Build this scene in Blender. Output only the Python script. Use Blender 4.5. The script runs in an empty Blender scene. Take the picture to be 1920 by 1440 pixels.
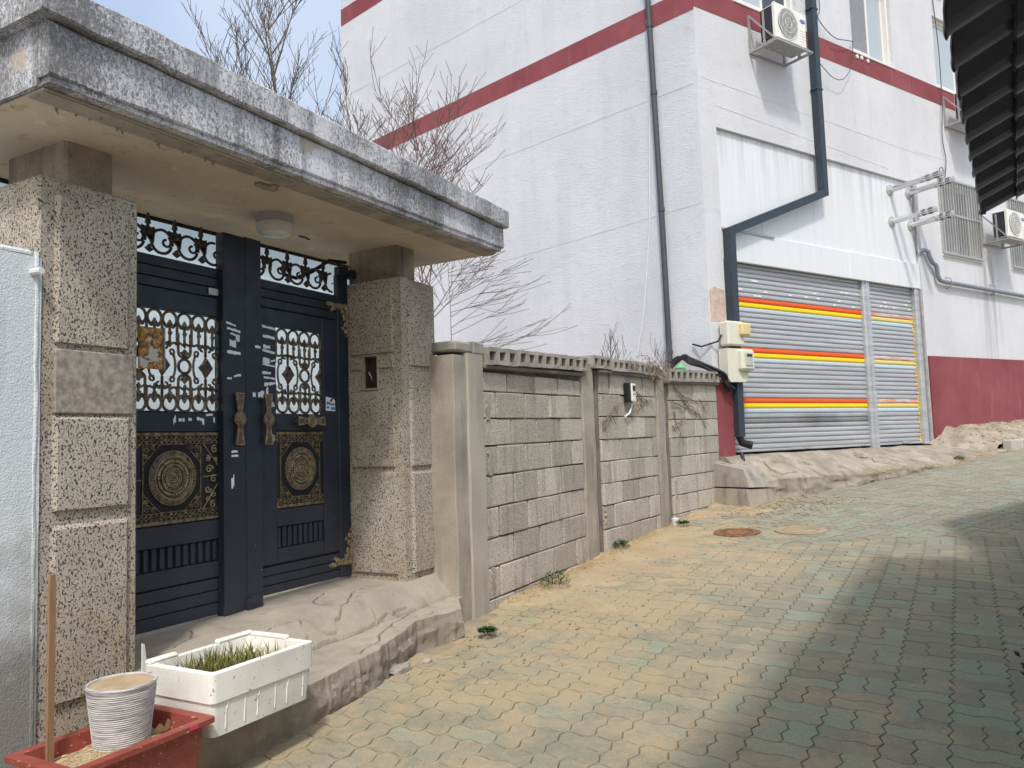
import bpy, bmesh, math, random
from math import sin, cos, radians, pi, sqrt, atan2
from mathutils import Vector, Matrix, noise as mnoise

rnd = random.Random(7)
SC = bpy.context.scene
COL = SC.collection

# ------------------------------------------------------------------ camera
EYE = Vector((0, 0, 1.6)); PITCH = radians(4.35); ROLL = 0.033
F_ = Vector((0, cos(PITCH), sin(PITCH)))
R0 = Vector((1, 0, 0)); U0 = Vector((0, -sin(PITCH), cos(PITCH)))
R_ = R0 * cos(ROLL) - U0 * sin(ROLL); U_ = U0 * cos(ROLL) + R0 * sin(ROLL)
cam = bpy.data.cameras.new('camera'); cam_o = bpy.data.objects.new('camera', cam); COL.objects.link(cam_o)
cam.sensor_fit = 'HORIZONTAL'; cam.sensor_width = 36.0; cam.lens = 36.0 * 1450 / 1920
cam.clip_start = 0.05; cam.clip_end = 500
M = Matrix((R_, U_, -F_)).transposed().to_4x4(); M.translation = EYE
cam_o.matrix_world = M
SC.camera = cam_o

# ------------------------------------------------------------------ sky, sun, exposure
SUN_EL = radians(55)
w = bpy.data.worlds.new("World"); SC.world = w; w.use_nodes = True
nt = w.node_tree; nt.nodes.clear()
sky = nt.nodes.new('ShaderNodeTexSky'); sky.sky_type = 'NISHITA'; sky.sun_disc = False
sky.sun_elevation = SUN_EL; sky.sun_rotation = radians(180); sky.altitude = 0
sky.air_density = 2.1; sky.dust_density = 4.2; sky.ozone_density = 3.2
bg = nt.nodes.new('ShaderNodeBackground'); bg.inputs['Strength'].default_value = 0.15
wo = nt.nodes.new('ShaderNodeOutputWorld')
tc = nt.nodes.new('ShaderNodeTexCoord'); cl = nt.nodes.new('ShaderNodeTexNoise'); cl.inputs['Scale'].default_value = 2.2; cl.inputs['Detail'].default_value = 6
veil = nt.nodes.new('ShaderNodeMix'); veil.data_type = 'RGBA'; veil.inputs[6].default_value = (2.35, 3.05, 4.45, 1); veil.inputs[7].default_value = (3.3, 3.9, 4.9, 1)
mr = nt.nodes.new('ShaderNodeMapRange'); mr.inputs[1].default_value = .4; mr.inputs[2].default_value = .68
li = nt.nodes.new('ShaderNodeMix'); li.data_type = 'RGBA'; li.blend_type = 'LIGHTEN'; li.inputs[0].default_value = 1
nt.links.new(tc.outputs['Generated'], cl.inputs['Vector']); nt.links.new(cl.outputs['Fac'], mr.inputs[0]); nt.links.new(mr.outputs[0], veil.inputs[0])
nt.links.new(sky.outputs[0], li.inputs[6]); nt.links.new(veil.outputs[2], li.inputs[7])
nt.links.new(li.outputs[2], bg.inputs[0]); nt.links.new(bg.outputs[0], wo.inputs[0])
sl = bpy.data.lights.new('sun', 'SUN'); sl.energy = 2.0; sl.angle = radians(4.5); sl.color = (1.0, 0.975, 0.95)
so = bpy.data.objects.new('sun', sl); COL.objects.link(so)
so.rotation_euler = Vector((-0.03 * cos(SUN_EL), cos(SUN_EL), -sin(SUN_EL))).to_track_quat('-Z', 'Y').to_euler()
so.location = (0, -5, 12)
vs = SC.view_settings
vs.view_transform = 'Standard'; vs.look = 'None'; vs.gamma = 1; vs.use_curve_mapping = False
vs.exposure = 0.36

# ------------------------------------------------------------------ helpers
class Frame:
    """plan frame: origin, s along azimuth az, t towards the street, z up; local axes of its objects are (s, -t, z)"""
    def __init__(self, x0, y0, az):
        a = radians(az); self.o = Vector((x0, y0, 0)); self.rz = radians(90 - az)
        self.d = Vector((sin(a), cos(a), 0)); self.n = Vector((cos(a), -sin(a), 0))
    def p(self, s, t, z=0.0):
        v = self.o + self.d * s + self.n * t; v.z = z; return v
    def inv(self, x, y):
        q = Vector((x, y, 0)) - self.o; return q.dot(self.d), q.dot(self.n)
class WorldFrame(Frame):
    def __init__(self): self.o = Vector((0, 0, 0)); self.rz = 0; self.d = Vector((1, 0, 0)); self.n = Vector((0, -1, 0))
W = WorldFrame()
G = Frame(-1.614, 4.5, 28.5)                      # gate face
B1 = Frame(-.233, 5.65, 29); B2 = Frame(.71, 7.352, 32.5); B3 = Frame(1.728, 8.95, 37)   # three bays of the block wall
BL = Frame(2.68, 10.28, -52); BR = Frame(2.68, 10.28, 56.5)                               # two faces of the big building
EV = Frame(1.462, 2.405, 33.2)                    # eave of the house on the right

def nz(x, y=0.0, z=0.0, s=1.0, o=3):
    return mnoise.fractal(Vector((x * s, y * s, z * s)), 1.0, 2.0, o)
def lerp_tab(x, X, Y):
    if x <= X[0]: return Y[0]
    for i in range(1, len(X)):
        if x <= X[i]:
            f = (x - X[i - 1]) / (X[i] - X[i - 1]); return Y[i - 1] + f * (Y[i] - Y[i - 1])
    return Y[-1]
GT = [-60, -20, 0, 2.64, 4.78, 6.72, 8.6, 10.3, 14, 18, 24, 70]; GZ = [-1.2, -.5, .27, .35, .41, .49, .59, .76, 1.10, 1.5, 2.1, 5.0]
def gnd(x, y): return lerp_tab(x * .5 + y * .866, GT, GZ)

class MB:
    def __init__(self, w=False): self.v = []; self.f = []; self.mi = []; self.sg = 1 if w else -1; self.cur = 0
    def P(self, s, t, z): self.v.append((s, self.sg * t, z)); return len(self.v) - 1
    def F(self, *ix): self.f.append(ix); self.mi.append(self.cur)
    def box(self, s0, s1, t0, t1, z0, z1, c=0.0):
        if c <= 0:
            i = [self.P(s, t, z) for s in (s0, s1) for t in (t0, t1) for z in (z0, z1)]
            for q in ((0, 1, 3, 2), (4, 6, 7, 5), (0, 4, 5, 1), (2, 3, 7, 6), (0, 2, 6, 4), (1, 5, 7, 3)): self.F(*[i[k] for k in q])
            return self
        S = ((s0, s1), (t0, t1), (z0, z1)); id_ = {}
        for a in (0, 1):
            for b in (0, 1):
                for e in (0, 1):
                    cor = (a, b, e)
                    for ax in range(3):
                        q = []
                        for k in range(3):
                            val = S[k][cor[k]]
                            if k != ax: val += c if cor[k] == 0 else -c
                            q.append(val)
                        id_[(cor, ax)] = self.P(*q)
        for ax in range(3):
            o = [k for k in range(3) if k != ax]
            for sd in (0, 1):
                cs = []
                for (u, v) in ((0, 0), (1, 0), (1, 1), (0, 1)):
                    cor = [0, 0, 0]; cor[ax] = sd; cor[o[0]] = u; cor[o[1]] = v; cs.append(id_[(tuple(cor), ax)])
                self.F(*cs)
            for u in (0, 1):
                for v in (0, 1):
                    c0 = [0, 0, 0]; c1 = [0, 0, 0]; c1[ax] = 1
                    for cc in (c0, c1): cc[o[0]] = u; cc[o[1]] = v
                    self.F(id_[(tuple(c0), o[0])], id_[(tuple(c0), o[1])], id_[(tuple(c1), o[1])], id_[(tuple(c1), o[0])])
        for a in (0, 1):
            for b in (0, 1):
                for e in (0, 1): self.F(*[id_[((a, b, e), ax)] for ax in range(3)])
        return self
    def tube(self, pts, r, n=6, cap=True, flat=None):
        pts = [Vector((p[0], self.sg * p[1], p[2])) for p in pts]
        rs = r if isinstance(r, (list, tuple)) else [r] * len(pts)
        up = None; rings = []
        for i, p in enumerate(pts):
            a = pts[max(0, i - 1)]; b = pts[min(len(pts) - 1, i + 1)]
            d = (b - a)
            if d.length < 1e-9: d = Vector((0, 0, 1))
            d.normalize()
            if up is None:
                up = Vector((0, 1, 0)) if abs(d.y) < .9 else Vector((1, 0, 0))
            up = (up - d * up.dot(d))
            if up.length < 1e-6: up = d.orthogonal()
            up.normalize(); sd = d.cross(up)
            ring = []
            for k in range(n):
                an = 2 * pi * (k + .5) / n
                q = p + (up * cos(an) * (flat or 1.0) + sd * sin(an)) * rs[i]
                self.v.append(q[:]); ring.append(len(self.v) - 1)
            rings.append(ring)
        for i in range(len(rings) - 1):
            for k in range(n): self.F(rings[i][k], rings[i][(k + 1) % n], rings[i + 1][(k + 1) % n], rings[i + 1][k])
        if cap and n > 2: self.F(*rings[0][::-1]); self.F(*rings[-1])
        return self
    def lathe(self, prof, c, axis='z', n=20, sx=1.0):
        """prof: (radius, height along axis); axis 'z' or 't'"""
        rings = []
        for (r, h) in prof:
            ring = []
            for k in range(n):
                a = 2 * pi * k / n
                if axis == 'z': ring.append(self.P(c[0] + r * cos(a), c[1] + r * sin(a), c[2] + h))
                elif axis == 't': ring.append(self.P(c[0] + r * cos(a) * sx, c[1] + h, c[2] + r * sin(a)))
                else: ring.append(self.P(c[0] + h, c[1] + r * cos(a), c[2] + r * sin(a)))
            rings.append(ring)
        for i in range(len(rings) - 1):
            for k in range(n): self.F(rings[i][k], rings[i][(k + 1) % n], rings[i + 1][(k + 1) % n], rings[i + 1][k])
        self.F(*rings[0][::-1]); self.F(*rings[-1])
        return self
    def prism(self, poly, t0, t1):
        a = [self.P(s, t0, z) for s, z in poly]; b = [self.P(s, t1, z) for s, z in poly]
        self.F(*a[::-1]); self.F(*b)
        for i in range(len(poly)): j = (i + 1) % len(poly); self.F(a[i], a[j], b[j], b[i])
        return self
    def plan(self, poly, z0, z1):
        a = [self.P(s, t, z0) for s, t in poly]; b = [self.P(s, t, z1) for s, t in poly]
        self.F(*a[::-1]); self.F(*b)
        for i in range(len(poly)): j = (i + 1) % len(poly); self.F(a[i], a[j], b[j], b[i])
        return self
    def gridsolid(self, xs, zs, hole, t0, t1):
        """slab in the s-z plane made of cells, those where hole(i,j) is true are open right through"""
        nx, nz_ = len(xs) - 1, len(zs) - 1; ids = {}
        def vid(i, j, k):
            if (i, j, k) not in ids: ids[(i, j, k)] = self.P(xs[i], (t0, t1)[k], zs[j])
            return ids[(i, j, k)]
        H = lambda i, j: i < 0 or j < 0 or i >= nx or j >= nz_ or hole(i, j)
        for i in range(nx):
            for j in range(nz_):
                if H(i, j): continue
                for k in (0, 1): self.F(vid(i, j, k), vid(i + 1, j, k), vid(i + 1, j + 1, k), vid(i, j + 1, k))
                if H(i - 1, j): self.F(vid(i, j, 0), vid(i, j, 1), vid(i, j + 1, 1), vid(i, j + 1, 0))
                if H(i + 1, j): self.F(vid(i + 1, j, 0), vid(i + 1, j, 1), vid(i + 1, j + 1, 1), vid(i + 1, j + 1, 0))
                if H(i, j - 1): self.F(vid(i, j, 0), vid(i + 1, j, 0), vid(i + 1, j, 1), vid(i, j, 1))
                if H(i, j + 1): self.F(vid(i, j + 1, 0), vid(i + 1, j + 1, 0), vid(i + 1, j + 1, 1), vid(i, j + 1, 1))
        return self
    def sheet(self, ss, ts, zf):
        """height-field"""
        idx = [[self.P(s, t, zf(s, t)) for t in ts] for s in ss]
        for i in range(len(ss) - 1):
            for j in range(len(ts) - 1): self.F(idx[i][j], idx[i + 1][j], idx[i + 1][j + 1], idx[i][j + 1])
        return self
    def blob(self, c, r, seed=0, sq=(1, 1, .6), n=7, m=4):
        rings = []
        for i in range(1, m):
            ring = []
            for k in range(n):
                th = pi * i / m; ph = 2 * pi * k / n
                q = Vector((sin(th) * cos(ph), sin(th) * sin(ph), cos(th)))
                rr = r * (1 + .5 * mnoise.noise(q * 1.7 + Vector((seed * 3.1, seed, 0))))
                ring.append(self.P(c[0] + q.x * rr * sq[0], c[1] + q.y * rr * sq[1], c[2] + q.z * rr * sq[2]))
            rings.append(ring)
        a = self.P(c[0], c[1], c[2] + r * sq[2]); b = self.P(c[0], c[1], c[2] - r * sq[2])
        for k in range(n): self.F(a, rings[0][k], rings[0][(k + 1) % n]); self.F(b, rings[-1][(k + 1) % n], rings[-1][k])
        for i in range(len(rings) - 1):
            for k in range(n): self.F(rings[i][k], rings[i + 1][k], rings[i + 1][(k + 1) % n], rings[i][(k + 1) % n])
        return self
    def mesh(self, name, mats, base=(0, 0, 0), smooth=None, normals=True):
        me = bpy.data.meshes.new(name)
        b = Vector((base[0], self.sg * base[1], base[2]))
        me.from_pydata([(x - b.x, y - b.y, z - b.z) for x, y, z in self.v], [], self.f)
        for m in (mats if isinstance(mats, (list, tuple)) else [mats]): me.materials.append(m)
        if any(self.mi): me.polygons.foreach_set('material_index', self.mi)
        if normals:
            bm = bmesh.new(); bm.from_mesh(me); bmesh.ops.recalc_face_normals(bm, faces=bm.faces); bm.to_mesh(me); bm.free()
        if smooth:
            me.polygons.foreach_set('use_smooth', [True] * len(me.polygons)); me.set_sharp_from_angle(angle=radians(smooth))
        me.update(); return me
    def build(self, name, mats, parent, smooth=None, kind=None, label=None, normals=True):
        """a part of parent (a thing's Empty or a part); coordinates are those of the frame"""
        base = parent['_b'] if '_b' in parent else (0, 0, 0)
        o = bpy.data.objects.new(name, self.mesh(name, mats, base, smooth, normals)); COL.objects.link(o)
        o.parent = parent; o['_b'] = list(base)
        if kind: o['kind'] = kind
        if label: o['label'] = label
        return o
    def solo(self, name, label, cat, mats, fr, base=(0, 0, 0), smooth=None, group=None, kind=None, normals=True):
        o = bpy.data.objects.new(name, self.mesh(name, mats, base, smooth, normals)); COL.objects.link(o)
        pl = fr.p(*base) if self.sg < 0 else Vector(base)
        o.location = pl; o.rotation_euler = (0, 0, fr.rz); o['_b'] = list(base)
        if label: o['label'] = label
        if cat: o['category'] = cat
        if group: o['group'] = group
        if kind: o['kind'] = kind
        return o
def thing(name, label, cat, fr, base=(0, 0, 0), group=None, kind=None):
    o = bpy.data.objects.new(name, None); COL.objects.link(o); o.empty_display_size = .1
    o.location = fr.p(*base) if not isinstance(fr, WorldFrame) else Vector(base)
    o.rotation_euler = (0, 0, fr.rz); o['_b'] = list(base)
    if label: o['label'] = label
    if cat: o['category'] = cat
    if group: o['group'] = group
    if kind: o['kind'] = kind
    return o
def put(name, me, parent, loc, rot=(0, 0, 0), scale=(1, 1, 1), kind=None, label=None):
    """another part from a shared mesh; loc in the parent's local axes"""
    o = bpy.data.objects.new(name, me); COL.objects.link(o); o.parent = parent
    o.location = loc; o.rotation_euler = rot; o.scale = scale
    if kind: o['kind'] = kind
    if label: o['label'] = label
    return o

# ------------------------------------------------------------------ materials
class N:
    def __init__(self, name, rough=.85, metal=0.0, spec=.3):
        self.m = bpy.data.materials.new(name); self.m.use_nodes = True
        self.t = self.m.node_tree; self.b = self.t.nodes['Principled BSDF']
        self.b.inputs['Roughness'].default_value = rough; self.b.inputs['Metallic'].default_value = metal
        self.b.inputs['Specular IOR Level'].default_value = spec
        self.pos = self.t.nodes.new('ShaderNodeNewGeometry').outputs['Position']
    def n(self, ty, **k):
        nd = self.t.nodes.new(ty)
        for a, b in k.items(): setattr(nd, a, b)
        return nd
    def L(self, a, b): self.t.links.new(a, b)
    def mapv(self, scale=(1, 1, 1), rz=0.0, loc=(0, 0, 0)):
        r = self.n('ShaderNodeMapping', vector_type='POINT'); r.inputs['Rotation'].default_value = (0, 0, -rz)
        self.L(self.pos, r.inputs['Vector'])
        r2 = self.n('ShaderNodeMapping', vector_type='POINT'); r2.inputs['Scale'].default_value = scale; r2.inputs['Location'].default_value = loc
        self.L(r.outputs[0], r2.inputs['Vector']); return r2.outputs[0]
    def noise(self, s, d=4, v=None, r=.55, dist=0.0):
        x = self.n('ShaderNodeTexNoise'); x.inputs['Scale'].default_value = s; x.inputs['Detail'].default_value = d
        x.inputs['Roughness'].default_value = r; x.inputs['Distortion'].default_value = dist
        self.L(v if v is not None else self.pos, x.inputs['Vector']); return x.outputs['Fac']
    def vor(self, s, v=None, feat='F1', rnd_=1.0):
        x = self.n('ShaderNodeTexVoronoi', feature=feat); x.inputs['Scale'].default_value = s; x.inputs['Randomness'].default_value = rnd_
        self.L(v if v is not None else self.pos, x.inputs['Vector']); return x.outputs['Distance']
    def ramp(self, f, a, b, c0=0.0, c1=1.0):
        x = self.n('ShaderNodeMapRange'); x.inputs['From Min'].default_value = a; x.inputs['From Max'].default_value = b
        x.inputs['To Min'].default_value = c0; x.inputs['To Max'].default_value = c1; x.clamp = True
        self.L(f, x.inputs['Value']); return x.outputs[0]
    def math(self, op, a, b=None):
        x = self.n('ShaderNodeMath', operation=op)
        for i, q in enumerate((a, b)):
            if q is None: continue
            if isinstance(q, (int, float)): x.inputs[i].default_value = q
            else: self.L(q, x.inputs[i])
        return x.outputs[0]
    def mix(self, f, a, b):
        x = self.n('ShaderNodeMix', data_type='RGBA')
        for q, i in ((f, 0), (a, 6), (b, 7)):
            if isinstance(q, (int, float)): x.inputs[i].default_value = q
            elif isinstance(q, tuple): x.inputs[i].default_value = (*q, 1)
            else: self.L(q, x.inputs[i])
        return x.outputs[2]
    def objrand(self): return self.n('ShaderNodeObjectInfo').outputs['Random']
    def mul(self, c, f):
        x = self.n('ShaderNodeMix', data_type='RGBA', blend_type='MULTIPLY'); x.inputs[0].default_value = 1
        if isinstance(c, tuple): x.inputs[6].default_value = (*c, 1)
        else: self.L(c, x.inputs[6])
        cc = self.n('ShaderNodeCombineColor'); [self.L(f, cc.inputs[i]) for i in range(3)]
        self.L(cc.outputs[0], x.inputs[7]); return x.outputs[2]
    def sepz(self): 
        s = self.n('ShaderNodeSeparateXYZ'); self.L(self.pos, s.inputs[0]); return s.outputs
    def col(self, c):
        if isinstance(c, tuple): self.b.inputs['Base Color'].default_value = (*c, 1)
        else: self.L(c, self.b.inputs['Base Color'])
        return self
    def rough(self, f): self.L(f, self.b.inputs['Roughness']); return self
    def bump(self, h, st=.5, dist=.01):
        x = self.n('ShaderNodeBump'); x.inputs['Strength'].default_value = st; x.inputs['Distance'].default_value = dist
        self.L(h, x.inputs['Height'])
        old = self.b.inputs['Normal'].links
        if old: self.L(old[0].from_socket, x.inputs['Normal'])
        self.L(x.outputs[0], self.b.inputs['Normal']); return self
def simple(name, c, rough=.6, metal=0.0, var=.12, scale=12, bump=0.0, spec=.3):
    m = N(name, rough, metal, spec); f = m.noise(scale, 4)
    m.col(m.mul(c, m.ramp(f, .25, .75, 1 - var, 1 + var * .6)))
    if bump: m.bump(m.noise(scale * 8, 3), bump, .004)
    return m.m

# pebbled render of the gate pillars: pale paste with dark stones and pits
def mk_terrazzo(name, tint=(1, 1, 1)):
    m = N(name, .9)
    v = m.mapv((1, 1, .72))
    n1 = m.noise(128, 2, v, .5, .5); n2 = m.noise(230, 2, v, .5); big = m.noise(2.2, 4); big2 = m.noise(62, 1, v)
    sp = m.math('MAXIMUM', m.ramp(n1, .56, .61), m.math('MULTIPLY', m.ramp(n2, .6, .66), .6))
    sp = m.math('MAXIMUM', sp, m.ramp(big2, .72, .77))
    paste = m.mix(m.ramp(big, .35, .65), (.415 * tint[0], .365 * tint[1], .295 * tint[2]), (.515 * tint[0], .47 * tint[1], .40 * tint[2]))
    stain = m.ramp(m.noise(3.1, 5, m.mapv((1, 1, .5), 0, (4, 2, 1))), .52, .75)
    paste = m.mix(m.math('MULTIPLY', stain, .7), paste, (.30, .23, .15))
    lowz = m.math('MULTIPLY', m.ramp(m.sepz()[2], 1.25, .55), m.ramp(m.noise(9, 3), .4, .6))
    paste = m.mix(m.math('MULTIPLY', lowz, .6), paste, (.42, .31, .18))
    stone = m.mix(m.ramp(m.noise(190, 1), .4, .6), (.04, .035, .032), (.12, .10, .085))
    m.col(m.mix(sp, paste, stone)); m.bump(m.math('SUBTRACT', m.math('MULTIPLY', m.noise(300, 3), .3), sp), .8, .004)
    return m.m
TERR = mk_terrazzo('pebble_render')
# weathered white fascia
def mk_fascia():
    m = N('mildewed_white_paint', .9)
    fv = m.mapv((1, 1, .6)); n1 = m.noise(85, 5, fv, .7, .5); n2 = m.noise(240, 3, fv, .6); big = m.noise(1.7, 4); stk = m.noise(9, 5, m.mapv((1, 1, .09)), .6); st = m.noise(5, 4, m.mapv((1, 1, .12)))
    wear = m.math('ADD', m.math('MULTIPLY', big, .5), m.math('MULTIPLY', st, .5))
    th = m.ramp(wear, .38, .62, .075, -.07)
    f = m.ramp(m.math('ADD', m.math('ADD', m.math('MULTIPLY', n1, .7), m.math('MULTIPLY', n2, .3)), th), .42, .55)
    white = m.mix(m.ramp(big, .4, .62), (.66, .66, .69), (.52, .53, .56))
    dark = m.mix(m.noise(30, 2), (.10, .10, .105), (.27, .26, .255))
    bare = m.ramp(m.noise(2.6, 3, m.mapv((1, 1, 1), 0, (7, 3, 2))), .66, .70)
    c = m.mix(f, dark, white); c = m.mix(m.math('MULTIPLY', m.ramp(stk, .50, .66), .62), c, (.15, .145, .145)); c = m.mix(m.math('MULTIPLY', m.ramp(stk, .40, .30), .35), c, (.62, .62, .62)); c = m.mix(m.math('MULTIPLY', bare, .8), c, (.46, .39, .31))
    m.col(c); m.bump(f, .5, .004); m.bump(m.noise(45, 3), .35, .006); return m.m
FASC = mk_fascia()
def mk_ceiling():
    m = N('yellowed_ceiling_paint', .9); a = m.noise(2.4, 5); b = m.noise(7, 5, m.mapv((1, 1, 1), G.rz, (3, 5, 1)), .6, .8)
    c = m.mix(m.ramp(a, .35, .65), (.50, .425, .325), (.60, .52, .41))
    c = m.mix(m.math('MULTIPLY', m.ramp(b, .60, .68), .6), c, (.70, .64, .55))
    c = m.mix(m.math('MULTIPLY', m.ramp(m.noise(11, 4), .62, .7), .4), c, (.27, .21, .15))
    m.col(c); m.bump(m.noise(60, 4), .3, .004); return m.m
CEIL = mk_ceiling()
NECK2 = None
# white stucco of the big building, dragged sideways
def mk_stucco(name, rz, base, dirt, streak=.5, bump=.8):
    m = N(name, .92)
    v = m.mapv((5, 5, 30), rz); rough_ = m.noise(4.2, 6, v, .66, .6); fine = m.noise(9, 4, v, .6)
    big = m.noise(.6, 5); stv = m.noise(1.6, 5, m.mapv((2.0, 2.0, .22), rz)); sm = m.noise(5, 4)
    c = m.mix(m.ramp(big, .38, .62), base, tuple(x * .90 for x in base))
    c = m.mix(m.math('MULTIPLY', m.ramp(stv, .5, .72), streak), c, dirt)
    c = m.mix(m.math('MULTIPLY', m.ramp(rough_, .56, .66), .34), c, tuple(x * .5 for x in base))
    c = m.mix(m.math('MULTIPLY', m.ramp(sm, .58, .75), .14), c, tuple(x * .6 for x in dirt))
    m.col(c); m.bump(rough_, bump * 1.4, .026); m.bump(fine, .4, .006); return m.m
def add_stain(m_, rz):
    t = m_.node_tree; m = N.__new__(N); m.m = m_; m.t = t; m.b = t.nodes['Principled BSDF']; m.pos = t.nodes.new('ShaderNodeNewGeometry').outputs['Position']
    dt = m.n('ShaderNodeVectorMath', operation='DOT_PRODUCT'); m.L(m.pos, dt.inputs[0]); dt.inputs[1].default_value = (BR.d.x, BR.d.y, 0)
    al = m.math('SUBTRACT', dt.outputs['Value'], BR.o.dot(BR.d) + 7.72); al = m.math('ABSOLUTE', al)
    st = m.noise(2.2, 5, m.mapv((3.5, 3.5, .16), rz, (3, 0, 0)), .6)
    f = m.math('MULTIPLY', m.ramp(al, .55, .05), m.math('MULTIPLY', m.ramp(m.sepz()[2], 5.0, 4.7), m.ramp(m.sepz()[2], 2.7, 4.3, .25, 1)))
    f = m.math('MULTIPLY', f, m.ramp(st, .42, .58)); old = m.b.inputs['Base Color'].links[0].from_socket
    m.L(m.mix(m.math('MULTIPLY', f, .7), old, (.20, .205, .22)), m.b.inputs['Base Color'])
STUL = mk_stucco('white_stucco_side', BL.rz, (.665, .68, .725), (.49, .505, .55), .30, .55)
STUR = mk_stucco('white_stucco_front', BR.rz, (.705, .715, .75), (.55, .565, .60), .28, .5)
add_stain(STUR, BR.rz)
def mk_wallw():
    m = N('pale_blue_plaster', .93); n1 = m.noise(130, 4, None, .6); big = m.noise(2.2, 5); st = m.noise(4, 5, m.mapv((3, 3, .4)))
    c = m.mix(m.ramp(big, .35, .65), (.60, .65, .68), (.66, .70, .72)); c = m.mix(m.math('MULTIPLY', m.ramp(st, .5, .7), .35), c, (.45, .47, .46))
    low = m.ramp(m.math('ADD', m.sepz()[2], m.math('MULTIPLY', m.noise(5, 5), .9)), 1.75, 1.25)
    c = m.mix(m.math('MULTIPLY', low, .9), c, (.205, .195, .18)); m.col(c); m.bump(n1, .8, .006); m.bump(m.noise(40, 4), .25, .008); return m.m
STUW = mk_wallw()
YARDW = mk_stucco('pale_cyan_house_paint', G.rz, (.70, .81, .84), (.66, .76, .79), .3, .15)
def mk_red(name, rz):
    m = N(name, .85); v = m.mapv((5, 5, 24), rz); r = m.noise(3, 5, v, .6, .5)
    c = m.mix(m.ramp(m.noise(1.2, 5), .35, .65), (.205, .050, .060), (.26, .075, .083))
    c = m.mix(m.math('MULTIPLY', m.ramp(m.noise(3, 5, m.mapv((1.5, 1.5, .25), rz)), .56, .72), .45), c, (.33, .15, .15))
    c = m.mix(m.math('MULTIPLY', m.ramp(m.noise(2.2, 4, m.mapv((1.5, 1.5, .5), rz, (9, 1, 1))), .64, .74), .5), c, (.10, .035, .04))
    m.col(c); m.bump(r, .5, .014); return m.m
REDL = mk_red('maroon_paint_side', BL.rz); REDR = mk_red('maroon_paint_front', BR.rz)
def mk_block():
    m = N('grey_concrete_block', .95); r = m.objrand(); n1 = m.noise(105, 3, None, .65); n2 = m.noise(52, 2); big = m.noise(3.5, 4)
    stv = m.noise(5, 4, m.mapv((2.5, 2.5, .35)))
    c = m.mix(r, (.385, .345, .285), (.60, .55, .47)); c = m.mix(m.math('MULTIPLY', m.ramp(big, .45, .7), .45), c, (.34, .31, .265))
    c = m.mix(m.math('MULTIPLY', m.ramp(stv, .52, .68), .5), c, (.21, .20, .18))
    sp = m.math('MAXIMUM', m.ramp(n1, .54, .62), m.math('MULTIPLY', m.ramp(n2, .58, .66), .7))
    c = m.mix(m.math('MULTIPLY', sp, .66), c, (.13, .12, .105)); c = m.mix(m.math('MULTIPLY', m.ramp(n1, .42, .36), .6), c, (.68, .66, .62))
    m.col(c); m.bump(m.math('ADD', m.math('MULTIPLY', n1, -1), m.math('MULTIPLY', n2, -.7)), .9, .007); return m.m
BLOCK = mk_block()
def mk_conc(name, a, b, dark, sc=3.0, bump=.5, cracks=0.0):
    m = N(name, .92); big = m.noise(sc, 6, None, .6); n1 = m.noise(110, 3); stv = m.noise(4, 5, m.mapv((2, 2, .3)))
    c = m.mix(m.ramp(big, .32, .68), a, b); c = m.mix(m.math('MULTIPLY', m.ramp(stv, .52, .70), .6), c, dark)
    c = m.mix(m.math('MULTIPLY', m.ramp(n1, .58, .68), .45), c, dark)
    m.col(c); m.bump(n1, bump, .004); m.bump(m.noise(22, 5), bump * .7, .005)
    return m.m
POST = mk_conc('stained_concrete', (.29, .255, .21), (.43, .385, .32), (.13, .115, .095))
NECK = mk_conc('dark_patchy_concrete', (.20, .165, .13), (.42, .35, .275), (.07, .06, .052), 4.5, .7)  # darker, patchier version of the post concrete, for the pillar necks
POSTN = mk_conc('newer_concrete_patch', (.36, .325, .27), (.45, .41, .35), (.26, .235, .195), 2.0, .45)
MORT = mk_conc('old_mortar', (.13, .115, .10), (.24, .215, .18), (.08, .07, .06), 6)
COPE = mk_conc('weathered_coping_concrete', (.27, .245, .215), (.40, .37, .325), (.12, .11, .10), 7, .8)
STEP = mk_conc('worn_step_concrete', (.31, .275, .225), (.43, .38, .305), (.22, .19, .15), 2.5, .5)
STEPR = mk_conc('rough_step_concrete', (.27, .235, .19), (.37, .325, .265), (.17, .15, .125), 6, .9)
PLAT = mk_conc('broken_apron_concrete', (.21, .188, .152), (.41, .36, .29), (.11, .10, .09), 2.8, .8)
NECK2 = mk_conc('grey_soffit_edge', (.27, .245, .21), (.42, .375, .31), (.14, .125, .11), 5, .6)
# gate
def mk_navy():
    m = N('navy_gate_paint', .42, 0, .4); f = m.noise(3, 5); d = m.vor(26, None); d2 = m.noise(34, 2)
    c = m.mix(m.ramp(f, .35, .65), (.015, .021, .035), (.027, .035, .052))
    c = m.mix(m.math('MULTIPLY', m.ramp(m.sepz()[2], 1.35, .75), .35), c, (.07, .08, .10))
    fleck = m.math('MULTIPLY', m.ramp(d, .10, .07), m.ramp(d2, .56, .6)); fleck = m.math('MULTIPLY', fleck, m.ramp(m.sepz()[2], 1.4, .8))
    c = m.mix(fleck, c, (.5, .5, .5)); m.col(c); m.rough(m.ramp(m.noise(14, 4), .3, .7, .34, .6)); m.bump(m.noise(90, 3), .12, .002); return m.m
NAVY = mk_navy()
def mk_bronze(name, a, b, metal=.55, ro=.5):
    m = N(name, ro, metal, .5); f = m.noise(38, 4); m.col(m.mix(m.ramp(f, .38, .62), a, b)); m.bump(m.noise(150, 2), .2, .002); return m.m
BRZ = mk_bronze('aged_brass', (.10, .08, .045), (.29, .235, .14), .45); BRZD = mk_bronze('dark_bronze', (.075, .060, .045), (.20, .155, .105)); 
GOLD = mk_bronze('gold_painted_casting', (.22, .175, .10), (.42, .345, .21), .3, .55)
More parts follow.
